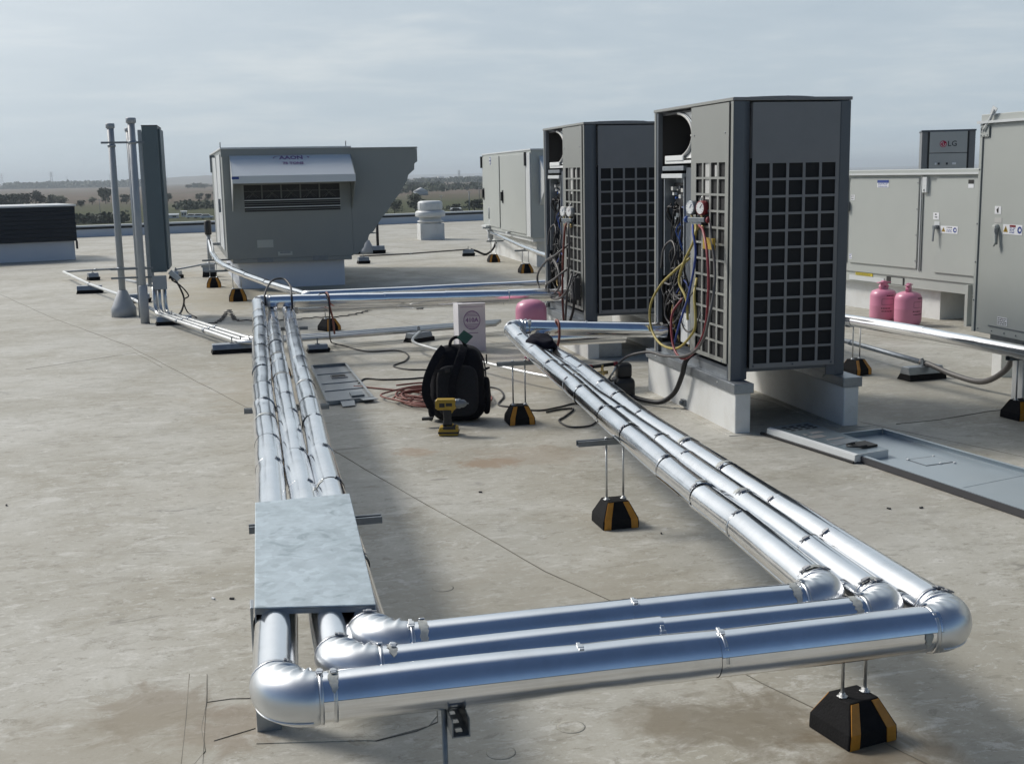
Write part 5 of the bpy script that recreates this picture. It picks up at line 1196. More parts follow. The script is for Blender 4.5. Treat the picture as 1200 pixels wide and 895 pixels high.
# ------------------------------------------------------------------ pink refrigerant tanks
def pink_tank(x, y, label, rz, flip=False, z0=0.0, group='pink refrigerant tanks'):
    t = thing('refrigerant_tank', label, 'gas tank', (x, y, z0), group); c = (x, y, z0)
    r, h = .134, .335
    if flip:
        b = MB(); b.lathe([(r*.6, .10), (r*.9, .13), (r, .17), (r, .42), (r*.98, .45), (r*.88, .485), (r*.55, .512), (r*.2, .52), (.0, .52)], c, n=32); b.build('tank_body', 'pink', t)
        b = MB(); b.lathe([(.02, 0), (.02, .10)], c, n=12)
        for a in (0, 2.1, 4.2): b.tube([(x+.02*cos(a), y+.02*sin(a), z0+.07), (x+.075*cos(a), y+.075*sin(a), z0+.012), (x+.075*cos(a), y+.075*sin(a), z0+.002)], .012, 8)
        b.build('valve_handle', 'pink', t); return t
    b = MB(); b.lathe([(r*.70, 0), (r*.86, .012), (r*.97, .04), (r, .065), (r, .165), (r*1.004, .168), (r*1.004, .176), (r, .179), (r, .262), (r*.98, .285), (r*.86, .318), (r*.55, .336), (r*.3, .342), (0, .343)], c, n=36); b.build('tank_body', 'pink', t)
    b = MB(); b.lathe([(.030, .335), (.030, .352), (.014, .356), (.014, .39), (.0, .392)], c, n=12); b.build('valve', 'pink', t)
    T = Matrix.Translation(c) @ Matrix.Rotation(rz, 4, 'Z')
    b = MB(T)
    for s in (-1, 1):
        b.prism([(s*.018, -.018, .336), (s*.05, -.018, .345), (s*.058, -.018, .37), (s*.030, -.018, .395), (s*.085, -.018, .402), (s*.085, -.018, .410), (s*.012, -.018, .418), (s*.012, -.018, .38)], (0, .036, 0))
    b.box((-.02, -.020, .37), (.02, .020, .425)); b.build('handle', 'pink', t, .003)
    def wrap(a0, a1, z0_, z1_, rr=r*1.003, m='ink', nm='label_frame'):
        b = MB(); n = max(1, int(abs(a1-a0)/.12)); vs = []
        for i in range(n+1):
            a = a0+(a1-a0)*i/n
            for zz in (z0_, z1_): vs.append((x+rr*cos(a), y+rr*sin(a), z0+zz))
        b.add(vs, [(2*i, 2*i+2, 2*i+3, 2*i+1) for i in range(n)], True); b.build(nm, m, t)
    w = .0028
    A = -2.45+rz
    for (a0, a1, za, zb) in ((A, A+.95, .245, .245+w), (A, A+.95, .188, .188+w), (A, A+.024, .188, .245), (A+.93, A+.954, .188, .245)): wrap(a0, a1, za, zb)
    rnd = random.Random(int(x*100))
    for zz, aa, n in ((.145, A-.05, 6), (.115, A, 7), (.275, A+.35, 5)):
        a = aa
        for k in range(n): e = a+rnd.uniform(.05, .12); wrap(a, e, zz, zz+.011, nm='print_mark'); a = e+.035
    return t
pink_tank(6.48, 11.20, 'left of two upright pink tanks, set slightly back', .25)
pink_tank(6.55, 10.84, 'right of two upright pink tanks, nearer the camera', .75)
pink_tank(2.42, 9.95, 'upturned pink tank beside the second heat pump', 0, True)

# white carton with the refrigerant name
t = thing('carton', 'tall white refrigerant carton with round printed mark', 'box', (2.05, 10.7, 0))
x0, x1, y0, y1, H = 1.90, 2.15, 10.60, 10.86, .43
b = MB(); b.box((x0, y0, 0), (x1, y1, H)); b.build('carton_body', 'board', t, .004)
for q in ((x0-.001, y0-.002, x1+.001, (y0+y1)/2-.004, .003), (x0-.001, (y0+y1)/2+.004, x1+.001, y1+.002, .0)):
    b = MB(); b.prism([(q[0], q[1], H+.001), (q[2], q[1], H+.001), (q[2], q[3], H+.006), (q[0], q[3], H+.006)], (0, 0, .004)); b.build('flap', 'board', t)
b = MB(); b.box((x0+.05, y0+.055, H+.006), (x0+.15, y0+.085, H+.0115)); b.build('hand_hole', 'inkblk', t)
cx_, cz_ = (x0+x1)/2, .285
b = MB()
for r0, r1 in ((.078, .071),):
    for k in range(36):
        a, a2 = 2*pi*k/36, 2*pi*(k+1)/36; b.prism([(cx_+r*cos(q), y0-.0008, cz_+r*sin(q)*1.12) for r, q in ((r0, a), (r0, a2), (r1, a2), (r1, a))], (0, -.0008, 0))
for k in range(-6, 7):
    zz = cz_+k*.0122
    if abs(k) < 3: continue
    hwid = .071*sqrt(max(0, 1-((zz-cz_)/.079)**2)); b.box((cx_-hwid, y0-.0016, zz-.0022), (cx_+hwid, y0-.0008, zz+.0022))
b.build('round_mark', 'inkpurple', t)
text('lettering', '410A', .054, 'inkpurple', t, (cx_, y0-.0012, cz_), (1, 0, 0), (0, 0, 1), bold=.0022)
b = MB(); b.box((cx_-.055, y0-.0016, .165), (cx_+.055, y0-.0008, .171)); b.box((x0+.02, y0-.0016, .405), (x1-.02, y0-.0008, .409)); b.build('print_line', 'inkpurple', t)

# ------------------------------------------------------------------ backpack and drill
def puff(b, c, sx, sy, sz, e=.55, T=None, n=20, m=14, fn=None):
    """soft rounded box"""
    def sg(v, p): return math.copysign(abs(v)**p, v)
    vs = []
    for i in range(m+1):
        ph = -pi/2+pi*i/m
        for k in range(n):
            th = 2*pi*k/n
            p = Vector((sx*sg(cos(ph), e)*sg(cos(th), e), sy*sg(cos(ph), e)*sg(sin(th), e), sz*sg(sin(ph), e)))
            if fn: p = fn(p)
            p = p+Vector(c); vs.append(T @ p if T else p)
    b.add(vs, [(i*n+k, i*n+(k+1) % n, (i+1)*n+(k+1) % n, (i+1)*n+k) for i in range(m) for k in range(n)], True); return b
BX, BY = 1.345, 7.58
TB = Matrix.Translation((BX, BY, 0)) @ Matrix.Rotation(-.22, 4, 'Z') @ Matrix.Rotation(-.10, 4, 'X')
t = thing('backpack', 'black backpack standing on the roof, straps facing the camera', 'backpack', (BX, BY, 0))
def sag(p):
    k = (p.z+.25)/.5; p.x *= 1.0-.16*k*k; p.y *= 1.05-.22*k
    n = noise.noise(p*9)*.010+noise.noise(p*22)*.004; return p+p.normalized()*n
b = MB(); puff(b, (0, 0, .245), .188, .118, .245, .5, TB, 44, 34, sag); b.build('pack_body', 'cloth', t)
b = MB(); puff(b, (.0, -.112, .20), .135, .022, .165, .5, TB, 24, 16, lambda p: p+Vector((0, noise.noise(p*14)*.006, 0))); b.build('back_pad', 'clothg', t)
b = MB(); puff(b, (.185, .01, .16), .025, .075, .12, .6, TB, 24, 16, lambda p: p+p.normalized()*noise.noise(p*16)*.008); b.build('side_pocket', 'cloth', t)
b = MB(); puff(b, (-.180, .0, .14), .02, .07, .11, .6, TB, 24, 16, lambda p: p+p.normalized()*noise.noise(p*16)*.008); b.build('side_pocket', 'cloth', t)
def band(b, pts, w, th, T, nrm=(0, -1, 0)):
    P = spline(pts, 6); nrm = Vector(nrm); vs = []
    for i, p in enumerate(P):
        d = (P[min(i+1, len(P)-1)]-P[max(i-1, 0)]).normalized(); s = d.cross(nrm).normalized(); u = s.cross(d)
        for a, q in ((-1, -1), (1, -1), (1, 1), (-1, 1)): vs.append(T @ (p+s*a*w/2+u*q*th/2))
    n = len(P); b.add(vs, [(i*4+k, i*4+(k+1) % 4, (i+1)*4+(k+1) % 4, (i+1)*4+k) for i in range(n-1) for k in range(4)]+[(3, 2, 1, 0), (n*4-4, n*4-3, n*4-2, n*4-1)]); return b
b = MB(); band(b, [(-.085, -.06, .478), (-.13, -.125, .42), (-.185, -.165, .30), (-.20, -.175, .19), (-.17, -.155, .10)], .052, .018, TB); b.build('shoulder_strap', 'cloth', t, .004)
b = MB(); band(b, [(.045, -.06, .482), (.03, -.13, .43), (-.01, -.155, .32), (-.035, -.15, .22), (-.015, -.14, .12)], .052, .018, TB); b.build('shoulder_strap', 'cloth', t, .004)
b = MB(); band(b, [(-.17, -.155, .10), (-.16, -.165, .06), (-.17, -.19, .035), (-.175, -.20, .02)], .026, .005, TB); b.build('strap_web', 'cloth', t)
b = MB(); b.obox(TB @ Vector((-.19, -.215, .035)), (.035, -.005, 0), (.005, .02, 0), (0, 0, .008)); b.build('buckle', 'black', t, .003)
b = MB(); b.tube([TB @ p for p in spline([(-.05, -.05, .475), (-.035, -.07, .525), (.0, -.075, .545), (.035, -.065, .525), (.06, -.05, .475)], 6)], .011, 8); b.build('grab_handle', 'cloth', t)
b = MB(); b.obox(TB @ Vector((.055, -.09, .545)), (.024, .0, .024), (.0, .0016, 0), (-.030, 0, .022)); b.build('green_tag', 'green', t)
for q in (-.02, .045):
    zp = [(x, y+q, z) for x, y, z in ((-.175, .03, .10), (-.183, .03, .25), (-.165, .03, .40), (-.10, .03, .475), (0, .03, .49), (.10, .03, .475), (.165, .03, .40), (.183, .03, .25), (.175, .03, .10))]
    b = MB(); b.tube([TB @ Vector(p) for p in spline(zp, 6)], .0042, 6); b.build('zip', 'clothg', t)
b = MB(); band(b, [(-.155, -.135, .33), (-.05, -.150, .335), (.02, -.150, .33)], .018, .004, TB); b.build('chest_web', 'clothg', t)
b = MB(); b.obox(TB @ Vector((-.06, -.156, .335)), (.016, 0, 0), (0, .003, 0), (0, 0, .013)); b.build('buckle', 'black', t, .002)
b = MB(); b.obox(TB @ Vector((.19, -.06, .40)), (.004, 0, 0), (0, .004, 0), (0, 0, .03)); b.build('zip_pull', 'clothg', t)
for z0 in (.33, .12):
    b = MB(); b.tube([TB @ p for p in spline([(.175, -.08, z0), (.205, 0, z0+.01), (.18, .09, z0)], 6)], .006, 6); b.build('compression_web', 'cloth', t)

DX, DY = 1.20, 7.15
t = thing('cordless_drill', 'yellow and black cordless drill standing on its battery', 'drill', (DX, DY, 0))
TD = Matrix.Translation((DX, DY, 0)) @ Matrix.Rotation(-.25, 4, 'Z')
b = MB(TD); b.prism([(-.055, -.04, .0), (.06, -.04, .0), (.066, -.04, .018), (.060, -.04, .052), (.03, -.04, .062), (-.05, -.04, .056), (-.06, -.04, .03)], (0, .08, 0)); b.build('battery', 'gold', t, .006)
b = MB(TD); b.box((-.061, -.042, .014), (.068, .042, .026)); b.prism([(-.03, -.041, .04), (.05, -.041, .04), (.045, -.041, .062), (-.03, -.041, .058)], (0, .082, 0)); b.build('battery_trim', 'black', t, .003)
b = MB(TD); b.prism([(-.035, -.024, .056), (.03, -.024, .060), (.020, -.024, .10), (.024, -.024, .165), (-.030, -.024, .165), (-.026, -.024, .10)], (0, .048, 0)); b.build('grip', 'black', t, .010)
b = MB(TD); b.prism([(.024, -.012, .135), (.036, -.012, .15), (.030, -.012, .165), (.022, -.012, .165)], (0, .024, 0)); b.build('trigger', 'gold', t, .002)
b = MB(TD); b.prism([(-.075, -.030, .172), (-.06, -.030, .160), (.045, -.030, .158), (.055, -.030, .175), (.055, -.030, .215), (.045, -.030, .228), (-.062, -.030, .228), (-.078, -.030, .214)], (0, .060, 0)); b.build('motor_housing', 'gold', t, .010)
b = MB(TD); b.box((-.05, -.0315, .178), (-.015, .0315, .205)); b.box((-.079, -.026, .178), (-.06, .026, .218)); b.build('housing_vent', 'black', t, .003)
b = MB(TD); b.box((-.008, -.0312, .185), (.03, -.0302, .205)); b.build('print_mark', 'inkblk', t)
b = MB(TD); b.lathe([(.030, .05), (.031, .058), (.029, .060), (.031, .066), (.031, .078), (.025, .082), (.024, .100), (.013, .116), (.006, .118), (.005, .130), (0, .131)], (0, 0, .196), (1, 0, 0), 18); b.build('chuck', 'strutd', t)

# black cap lying on the pipes
t = thing('cap', 'black cloth cap lying on the far end of the right pipes', 'cap', (1.865, 7.42, .48))
b = MB(); TC = Matrix.Translation((1.865, 7.42, .485)) @ Matrix.Rotation(-.2, 4, 'Z')
puff(b, (0, 0, .022), .100, .14, .048, .75, TC, 36, 20, lambda p: Vector((p.x, p.y, p.z*(.7 if p.z < 0 else 1)+noise.noise(p*14)*.022+noise.noise(p*40)*.006-.10*abs(p.x)))+Vector((noise.noise(p*11+Vector((3,0,0)))*.02, noise.noise(p*11)*.02, 0))); b.build('crown', 'navy', t)
b = MB(TC); vs = []
for i in range(13):
    a = -1.9+1.9*2*i/12
    for r in (.085, .145): vs.append((r*sin(a)*.62-.01, -r*cos(a)*1.0-.02, .012-.02*abs(sin(a))+(.145-r)*.1))
n = 13; b.add(vs+[Vector(v)-Vector((0, 0, .005)) for v in vs], [(2*i, 2*i+1, 2*i+3, 2*i+2) for i in range(12)]+[(26+2*i+2, 26+2*i+3, 26+2*i+1, 26+2*i) for i in range(12)]+[(2*i+1, 26+2*i+1, 26+2*i+3, 2*i+3) for i in range(12)]); b.build('brim', 'navy', t)

# ------------------------------------------------------------------ vacuum pump by the nearest white curb
PX, PY = 2.50, 7.90
t = thing('vacuum_pump', 'black vacuum pump with red valve handle beside the nearest white curb', 'vacuum pump', (PX, PY, 0))
TP_ = Matrix.Translation((PX, PY, 0)) @ Matrix.Rotation(-.12, 4, 'Z')
pm = MB(); puff(pm, (.075, 0, .085), .072, .10, .083, .35, TP_, 28, 18); pm.build('motor_body', 'black', t)
pm = MB(); puff(pm, (.078, 0, .215), .052, .06, .052, .35, TP_, 28, 18); pm.build('exhaust_cap', 'black', t)
pm = MB(TP_); pm.lathe([(.042, .160), (.042, .172)], (.078, 0, 0), n=18); pm.build('cap_neck', 'greyhose', t)
pm = MB(TP_); pm.box((-.13, -.07, .012), (.0, .07, .150)); pm.build('pump_block', 'navy', t, .012)
pm = MB(TP_); pm.box((-.055, -.0735, .055), (-.002, -.0705, .150)); pm.build('label_plate', 'shroud', t)
pm = MB(TP_)
for k in range(4): pm.box((-.048, -.0745, .07+k*.02), (-.012-.006*(k % 2), -.0737, .076+k*.02))
pm.build('print_line', 'inkblk', t)
pm = MB(TP_); pm.box((-.15, -.06, 0), (.15, .06, .014)); pm.build('foot_plate', 'black', t, .004)
pm = MB(TP_); pm.lathe([(.022, .15), (.022, .165), (.010, .17), (.010, .245), (.014, .25), (.014, .262), (0, .264)], (-.075, -.01, 0), n=14)
pm.tube([TP_.inverted() @ (TP_ @ Vector((-.115, -.01, .205))), (-.035, -.01, .205)], .013, 10); pm.tube([(-.075, -.05, .195), (-.075, .03, .195)], .010, 10); pm.build('brass_valve', 'brass', t)
pm = MB(TP_); pm.tube([(-.145, -.01, .248), (.005, -.01, .262)], .013, 10); pm.build('valve_handle', 'black', t)
for a, c in (((-.168, -.01, .246), (-.145, -.01, .248)), ((.005, -.01, .262), (.035, -.01, .265))): pm = MB(TP_); pm.tube([a, c], .016, 10); pm.build('handle_end', 'red', t)
pm = MB(TP_); pm.tube([(-.03, -.02, .16), (.0, -.02, .205), (.02, -.03, .245)], .008, 8); pm.tube([Vector((-.0+.018*cos(a*pi/6), -.04, .175+.018*sin(a*pi/6))) for a in range(13)], .0025, 6, False); pm.build('hose_fitting', 'rod', t)

def hose(name, label, cat, pts, r, m, k=8, group=None, fit=None):
    b = MB(); b.tube(spline(pts, k), r, 8); o = b.build(name, m); o['label'] = label; o['category'] = cat
    if group: o['group'] = group
    return rebase(o, pts[0])
hose('hose', 'thick black ribbed hose looping from the pump up into the nearest heat pump', 'hose', [(2.60, 7.80, .045), (2.66, 7.70, .030), (2.74, 7.58, .035), (2.80, 7.48, .11), (2.815, 7.38, .24), (2.83, 7.33, .36), (2.93, 7.34, .42)], .017, 'black')
hose('hose', 'thin black hose running from the pump across to the gauges of the nearest unit', 'hose', [(2.51, 7.88, .245), (2.60, 7.86, .315), (2.70, 7.72, .360), (2.74, 7.49, .362), (2.74, 7.09, .425), (2.74, 6.85, .535), (2.745, 6.75, .69), (2.80, 6.79, .95), (2.82, 6.93, 1.26)], .009, 'greyhose')

# ------------------------------------------------------------------ gauge manifolds
def gauges(y, z, label, dark):
    x = 2.845; c = Vector((x, y, z)); f = Vector((-.96, -.28, 0)).normalized(); s = Vector((-f.y, f.x, 0)); s = -s if s.y > 0 else s
    t = thing('gauge_manifold', label, 'gauge set', c)
    for k, (q, m) in enumerate(((-1, 'shroud' if dark else 'strutd'), (1, 'shroud' if dark else 'red'))):
        p = c+s*q*.052+Vector((0, 0, .075))+f*.01
        b = MB(); b.lathe([(.040, -.030), (.045, -.026), (.045, .012), (.040, .015)], p, f, 24); d = b.build('gauge_case', m, t)
        b = MB(); b.lathe([(.0375, .0145), (.0375, .0155)], p, f, 24); b.build('gauge_dial', 'white', d)
        b = MB(); b.tube([p+f*.017, p+f*.017+s*.018+Vector((0, 0, .022))], .0014, 5)
        for a in range(10): 
            e = s*cos(a*.55-.9)+Vector((0, 0, sin(a*.55-.9))); b.tube([p+f*.0162+e*.028, p+f*.0162+e*.034], .0011, 4)
        b.build('needle', 'red' if k else 'inkblue', d)
        b = MB(); b.tube([c+s*q*.052, p-Vector((0, 0, .040))], .009, 8); b.build('stem', 'brass', t)
    b = MB(); b.obox(c, s*.085, f*.018, Vector((0, 0, .016))); b.obox(c+Vector((0, 0, -.02)), s*.05, f*.013, Vector((0, 0, .014))); b.build('manifold_block', 'strutd', t, .004)
    for q, m in ((-1, 'blue' if not dark else 'black'), (1, 'red' if not dark else 'black')):
        b = MB(); b.lathe([(.010, .0), (.010, .02), (.022, .022), (.022, .036), (.0, .038)], c+s*q*.083, s*q, 12); b.build('valve_knob', m, t)
    for q in (-.052, 0, .052): b = MB(); b.lathe([(.009, 0), (.011, .004), (.011, .028), (.007, .032)], c+s*q-Vector((0, 0, .032)), (0, 0, -1), 10); b.build('hose_nut', 'brass', t)
    b = MB(); b.tube(spline([c+Vector((0, 0, .016)), c+Vector((0, 0, .12))-f*.02, c+Vector((0, 0, .15))-f*.045, c+Vector((0, 0, .12))-f*.06], 5), .003, 6); b.build('hook', 'rod', t)
    return t
gauges(7.19, 1.272, 'refrigerant gauges with red rim hanging on the nearest heat pump', False)
gauges(10.27, 1.172, 'pale refrigerant gauges hanging on the second heat pump', True)
g1 = 'hoses of the nearest gauge set'
hose('hose', 'short yellow hose hanging straight below the red rimmed gauges', 'hose', [(2.83, 7.19, 1.24), (2.80, 7.11, 1.20), (2.80, 7.157, 1.128), (2.79, 7.289, .995), (2.79, 7.37, .867), (2.80, 7.27, .766), (2.80, 7.238, .631)], .0085, 'yellow', group=g1)
hose('hose', 'pale yellow hose making the big loop in front of the nearest unit', 'hose', [(2.86, 7.36, 1.02), (2.78, 7.437, .93), (2.77, 7.681, .814), (2.77, 7.871, .661), (2.77, 7.853, .502), (2.77, 7.662, .419), (2.77, 7.352, .432), (2.77, 7.125, .535), (2.78, 7.053, .625), (2.79, 7.10, .81), (2.84, 7.19, .90)], .0085, 'yellow', group=g1)
hose('hose', 'red hose curving down the nearest front panel to the curb', 'hose', [(2.83, 7.13, 1.24), (2.79, 6.96, 1.21), (2.76, 6.815, 1.069), (2.755, 6.783, .865), (2.755, 6.833, .626), (2.75, 6.999, .46), (2.755, 7.221, .385), (2.76, 7.394, .445), (2.78, 7.476, .634), (2.85, 7.461, .75)], .0085, 'red', group=g1)
hose('hose', 'dark blue hose hanging from the red rimmed gauges', 'hose', [(2.83, 7.24, 1.24), (2.79, 7.13, 1.20), (2.79, 7.086, 1.052), (2.785, 7.185, .801), (2.785, 7.349, .59), (2.79, 7.49, .401)], .0075, 'inkblue', group=g1)
for i, q in enumerate(((7.45, .80), (7.62, .62), (7.30, .60))):
    hose('service_cable', ('upper grey loop of cable in the open nearest unit', 'lower grey loop of cable in the open nearest unit', 'grey cable loop low behind the nearest yellow hose')[i], 'cable', [(2.93, q[0], q[1]+.28), (2.84, q[0]+.06, q[1]+.14), (2.82, q[0]+.10, q[1]), (2.84, q[0]+.02, q[1]-.06), (2.87, q[0]-.06, q[1]+.02), (2.93, q[0]-.03, q[1]+.2)], .0055, 'greyhose')
b = MB(); b.box((2.81, 6.86, 1.10), (2.83, 7.02, 1.17)); tag(rebase(b.build('hose_tag', 'gold', None, .003), (2.82, 6.94, 1.10)), 'yellow tag on the hoses below the red rimmed gauges', 'tag')
g2 = 'hoses of the second gauge set'
hose('hose', 'faded red hose hanging down the second heat pump', 'hose', [(2.83, 10.27, 1.14), (2.80, 10.204, 1.10), (2.80, 10.273, .858), (2.80, 10.318, .513), (2.80, 10.274, .24)], .010, 'rust', group=g2)
hose('hose', 'brownish hose beside the faded red one on the second heat pump', 'hose', [(2.83, 10.20, 1.14), (2.79, 10.06, 1.10), (2.79, 10.04, .872), (2.79, 10.14, .492), (2.79, 10.21, .22)], .010, 'greyhose', group=g2)
hose('hose', 'grey hose coiled in a wide loop left of the second heat pump', 'hose', [(2.88, 10.28, .98), (2.76, 10.341, .871), (2.74, 10.649, .79), (2.74, 10.98, .64), (2.74, 10.89, .503), (2.74, 10.512, .49), (2.74, 10.18, .603), (2.74, 10.23, .75), (2.76, 10.5, .83), (2.80, 10.7, .80)], .010, 'greyhose', group=g2)
hose('hose', 'smaller inner loop of grey hose left of the second heat pump', 'hose', [(2.82, 10.1, .78), (2.72, 10.217, .676), (2.72, 10.585, .57), (2.72, 10.436, .482), (2.72, 10.139, .495), (2.74, 9.937, .588), (2.8, 9.99, .72)], .010, 'greyhose', group=g2)
hose('hose', 'black cable dropping past the second unit front grille to the ground', 'hose', [(2.85, 9.98, .72), (2.80, 9.975, .655), (2.80, 9.927, .512), (2.80, 10.014, .354), (2.76, 10.15, .18), (2.6, 10.2, .02)], .012, 'black', group=g2)
b = MB(); b.box((2.80, 9.90, .50), (2.85, 10.06, .69)); b.box((2.79, 9.93, .62), (2.80, 10.03, .66)); tag(rebase(b.build('power_pack', 'black', None, .012), (2.82, 9.98, .5)), 'black box hanging on the lower grille of the second heat pump', 'device')

# ------------------------------------------------------------------ cords on the roof
def sagz(pts, z=.007): return [(p[0], p[1], p[2] if p[2] > .05 else z) for p in pts]
hose('cord', 'dark cord hanging off the far cross pipe and snaking to the backpack', 'cord', sagz([(.66, 10.40, .60), (.72, 10.46, .583), (.736, 10.40, .464), (.75, 10.7, .25), (.80, 11.3, .06), (.86, 11.5, .012), (.924, 11.35, .012), (1.095, 10.893, .012), (1.364, 10.85, .012), (1.424, 10.547, .012), (1.354, 10.203, .012), (1.218, 9.953, .012), (1.31, 9.73, .012), (1.492, 9.619, .012), (1.6, 9.3, .012)]), .0065, 'black')
hose('cord', 'dark cord lying from the grey panel to behind the backpack, upper one', 'cord', sagz([(1.60, 9.2, 0), (1.438, 9.282, .012), (1.257, 9.26, .012), (1.058, 9.288, .012), (.92, 9.379, .012), (.844, 9.156, .012)]), .0065, 'black')
hose('cord', 'faded red cord from the grey panel to the coil by the backpack', 'cord', sagz([(.80, 9.06, .035), (.86, 9.02, .012), (.95, 8.922, .012), (1.077, 8.801, .012), (1.232, 8.635, .012), (1.30, 8.45, .012)]), .0065, 'rust')
hose('cord', 'black cord curling out right of the backpack to the block', 'cord', sagz([(1.62, 8.55, 0), (1.781, 8.673, .012), (1.831, 8.541, .012), (1.795, 8.261, .012), (1.698, 7.987, .012), (1.767, 7.865, .012), (1.905, 7.692, .012), (2.073, 7.763, .012), (2.2, 7.85, .012), (2.36, 7.86, .02)]), .006, 'black')
hose('cord', 'black cord squiggle under the right pipe run beside the block', 'cord', sagz([(1.945, 7.617, .012), (2.049, 7.675, .012), (2.15, 7.673, .012), (2.026, 7.439, .012), (1.953, 7.318, .012), (1.971, 7.116, .012), (2.09, 7.105, .012), (2.188, 7.24, .012), (2.4, 7.6, .012), (2.42, 7.80, .03)]), .006, 'black')
rnd = random.Random(9); pts = []
for k in range(88):
    a = k*2*pi/9.3; r = .86+.20*sin(k*.37)+rnd.uniform(-.14, .14)
    pts.append((1.34+.06*sin(k*.21)+.32*r*cos(a), 8.33+.10*cos(k*.29)+.34*r*sin(a), .009+.0005*k+.008*abs(sin(k*1.3))))
hose('extension_cord', 'faded red extension cord lying coiled behind the backpack', 'cord', pts, .0068, 'rust', 4)
w1 = [(-.77, 14.35, .46), (-.74, 14.5, .44), (-.69, 14.55, .33), (-.66, 14.6, .20), (-.70, 14.75, .06), (-.735, 14.776, .012)]
hose('cord', 'black cord drooping from the junction box to the roof', 'cord', w1, .011, 'black')
hose('cord', 'second black cord tangled beside the one below the junction box', 'cord', [(-.77, 14.36, .45), (-.68, 14.4, .38), (-.60, 14.45, .26), (-.66, 14.5, .20), (-.63, 14.55, .06), (-.52, 14.3, .012)], .008, 'black')
def wavy(P, amp, wl, z=.010):
    Q = spline([Vector(p) for p in P], 10); o = []; s = 0
    for i, p in enumerate(Q):
        if i: s += (p-Q[i-1]).length
        d = (Q[min(i+1, len(Q)-1)]-Q[max(i-1, 0)]).normalized(); n = Vector((-d.y, d.x, 0)); o.append(tuple(p+n*amp*sin(s*2*pi/wl)))
    return o
hose('cord', 'wavy black cord on the roof between pole foot and left pipes', 'cord', wavy([(-.735, 14.776, .012), (-.596, 14.171, .012), (-.45, 13.686, .012), (-.303, 13.71, .012), (-.24, 14.0, .012), (-.20, 14.5, .012), (-.155, 14.8, .03), (-.11, 14.3, .012), (-.06, 13.867, .012), (.147, 13.783, .012), (.52, 13.63, .012)], .028, .15), .0065, 'black', 3)
hose('cord', 'wavy black cord on the roof behind the far cross pipe', 'cord', wavy([(.521, 13.632, .012), (.797, 13.781, .012), (1.058, 13.764, .012), (1.327, 14.019, .012), (1.581, 14.496, .012), (1.849, 14.797, .012), (2.1, 14.2, .012)], .028, .15), .0065, 'black', 3)
hose('cord', 'dark cord arched over the far left elbow of the outer pipe', 'cord', [(.20, 10.36, .52), (.20, 10.42, .62), (.27, 10.70, .70), (.37, 10.75, .71), (.42, 10.6, .66), (.42, 10.40, .60), (.42, 10.36, .48)], .009, 'black')
hose('cord', 'red cord tied round the near cross pipe behind the cap', 'cord', [(2.15, 8.20, .44), (2.15, 8.14, .53), (2.15, 8.08, .565), (2.15, 8.02, .54), (2.145, 8.0, .45), (2.13, 8.02, .36), (2.12, 8.05, .26)], .009, 'rust')
hose('cord', 'dark red tie round the far cross pipe above the dark block', 'cord', [(.72, 10.62, .46), (.72, 10.61, .56), (.73, 10.54, .592), (.74, 10.46, .56), (.745, 10.44, .47), (.77, 10.5, .36), (.80, 10.8, .2)], .009, 'rust')
hose('flex_conduit', 'black flexible conduit drooping from the right channel base to the silver pipe', 'conduit', [(4.985, 8.05, .12), (5.0, 7.95, .115), (5.05, 7.70, .07), (5.08, 7.40, .07), (5.06, 7.12, .20), (5.0, 6.95, .36), (4.95, 6.88, .44)], .021, 'greyhose')
hose('flex_conduit', 'black cable drooping between small base and the far beige unit', 'conduit', [(4.50, 23.5, .13), (4.62, 23.5, .09), (4.80, 23.5, .0+.02), (4.95, 23.5, .12), (5.02, 23.5, .26)], .022, 'black')
b = MB(); b.tube([(4.98, 23.75, .30), (4.98, 23.75, .72)], .04, 10); b.lathe([(.055, .72), (.055, .93), (.04, .95)], (4.98, 23.75, 0), n=12); b.tube([(4.98, 23.75, .32), (4.98, 23.9, .26), (4.98, 23.98, .32), (4.98, 23.98, .48)], .03, 10)
b.box((4.80, 23.70, .52), (5.35, 23.80, .55)); tag(rebase(b.build('valve_post', 'pole'), (4.98, 23.75, .3)), 'grey trap pipe with black top at the far beige unit', 'valve')

# ------------------------------------------------------------------ removed panels lying on the roof
def poly_panel(name, label, pts, z, th, m, lip=0.0, lipin=.012):
    """panel with a turned-up rim, lying on the roof"""
    t = thing(name, label, 'panel', (sum(p[0] for p in pts)/len(pts), sum(p[1] for p in pts)/len(pts), z))
    b = MB(); b.prism([(x, y, z) for x, y in pts], (0, 0, th)); b.build('sheet', m, t)
    if lip:
        n = len(pts); cxx = sum(p[0] for p in pts)/n; cyy = sum(p[1] for p in pts)/n
        for i in range(n):
            a = Vector((*pts[i], z+th)); c = Vector((*pts[(i+1) % n], z+th)); d = (c-a).normalized(); q = Vector((-d.y, d.x, 0))
            if q.dot(Vector((cxx, cyy, z+th))-a) < 0: q = -q
            a2, c2 = a+d*lipin*.2, c-d*lipin*.2
            b = MB(); b.prism([a2, c2, c2+q*.003, a2+q*.003], (0, 0, lip)); b.prism([a2+Vector((0, 0, lip)), c2+Vector((0, 0, lip)), c2+q*lipin+Vector((0, 0, lip)), a2+q*lipin+Vector((0, 0, lip))], (0, 0, .002)); b.build('rim', m, t)
    return t
t = poly_panel('unit_panel', 'grey unit panel lying flat beside the left pipes', [(.545, 8.36), (.885, 8.44), (.835, 10.12), (.535, 10.08)], .004, .004, 'pgrey', .022, .016)
def uv(P, u, v): 
    a = Vector((*P[0], 0)).lerp(Vector((*P[1], 0)), u); c = Vector((*P[3], 0)).lerp(Vector((*P[2], 0)), u); return a.lerp(c, v)
QA = [(.545, 8.36), (.885, 8.44), (.835, 10.12), (.535, 10.08)]
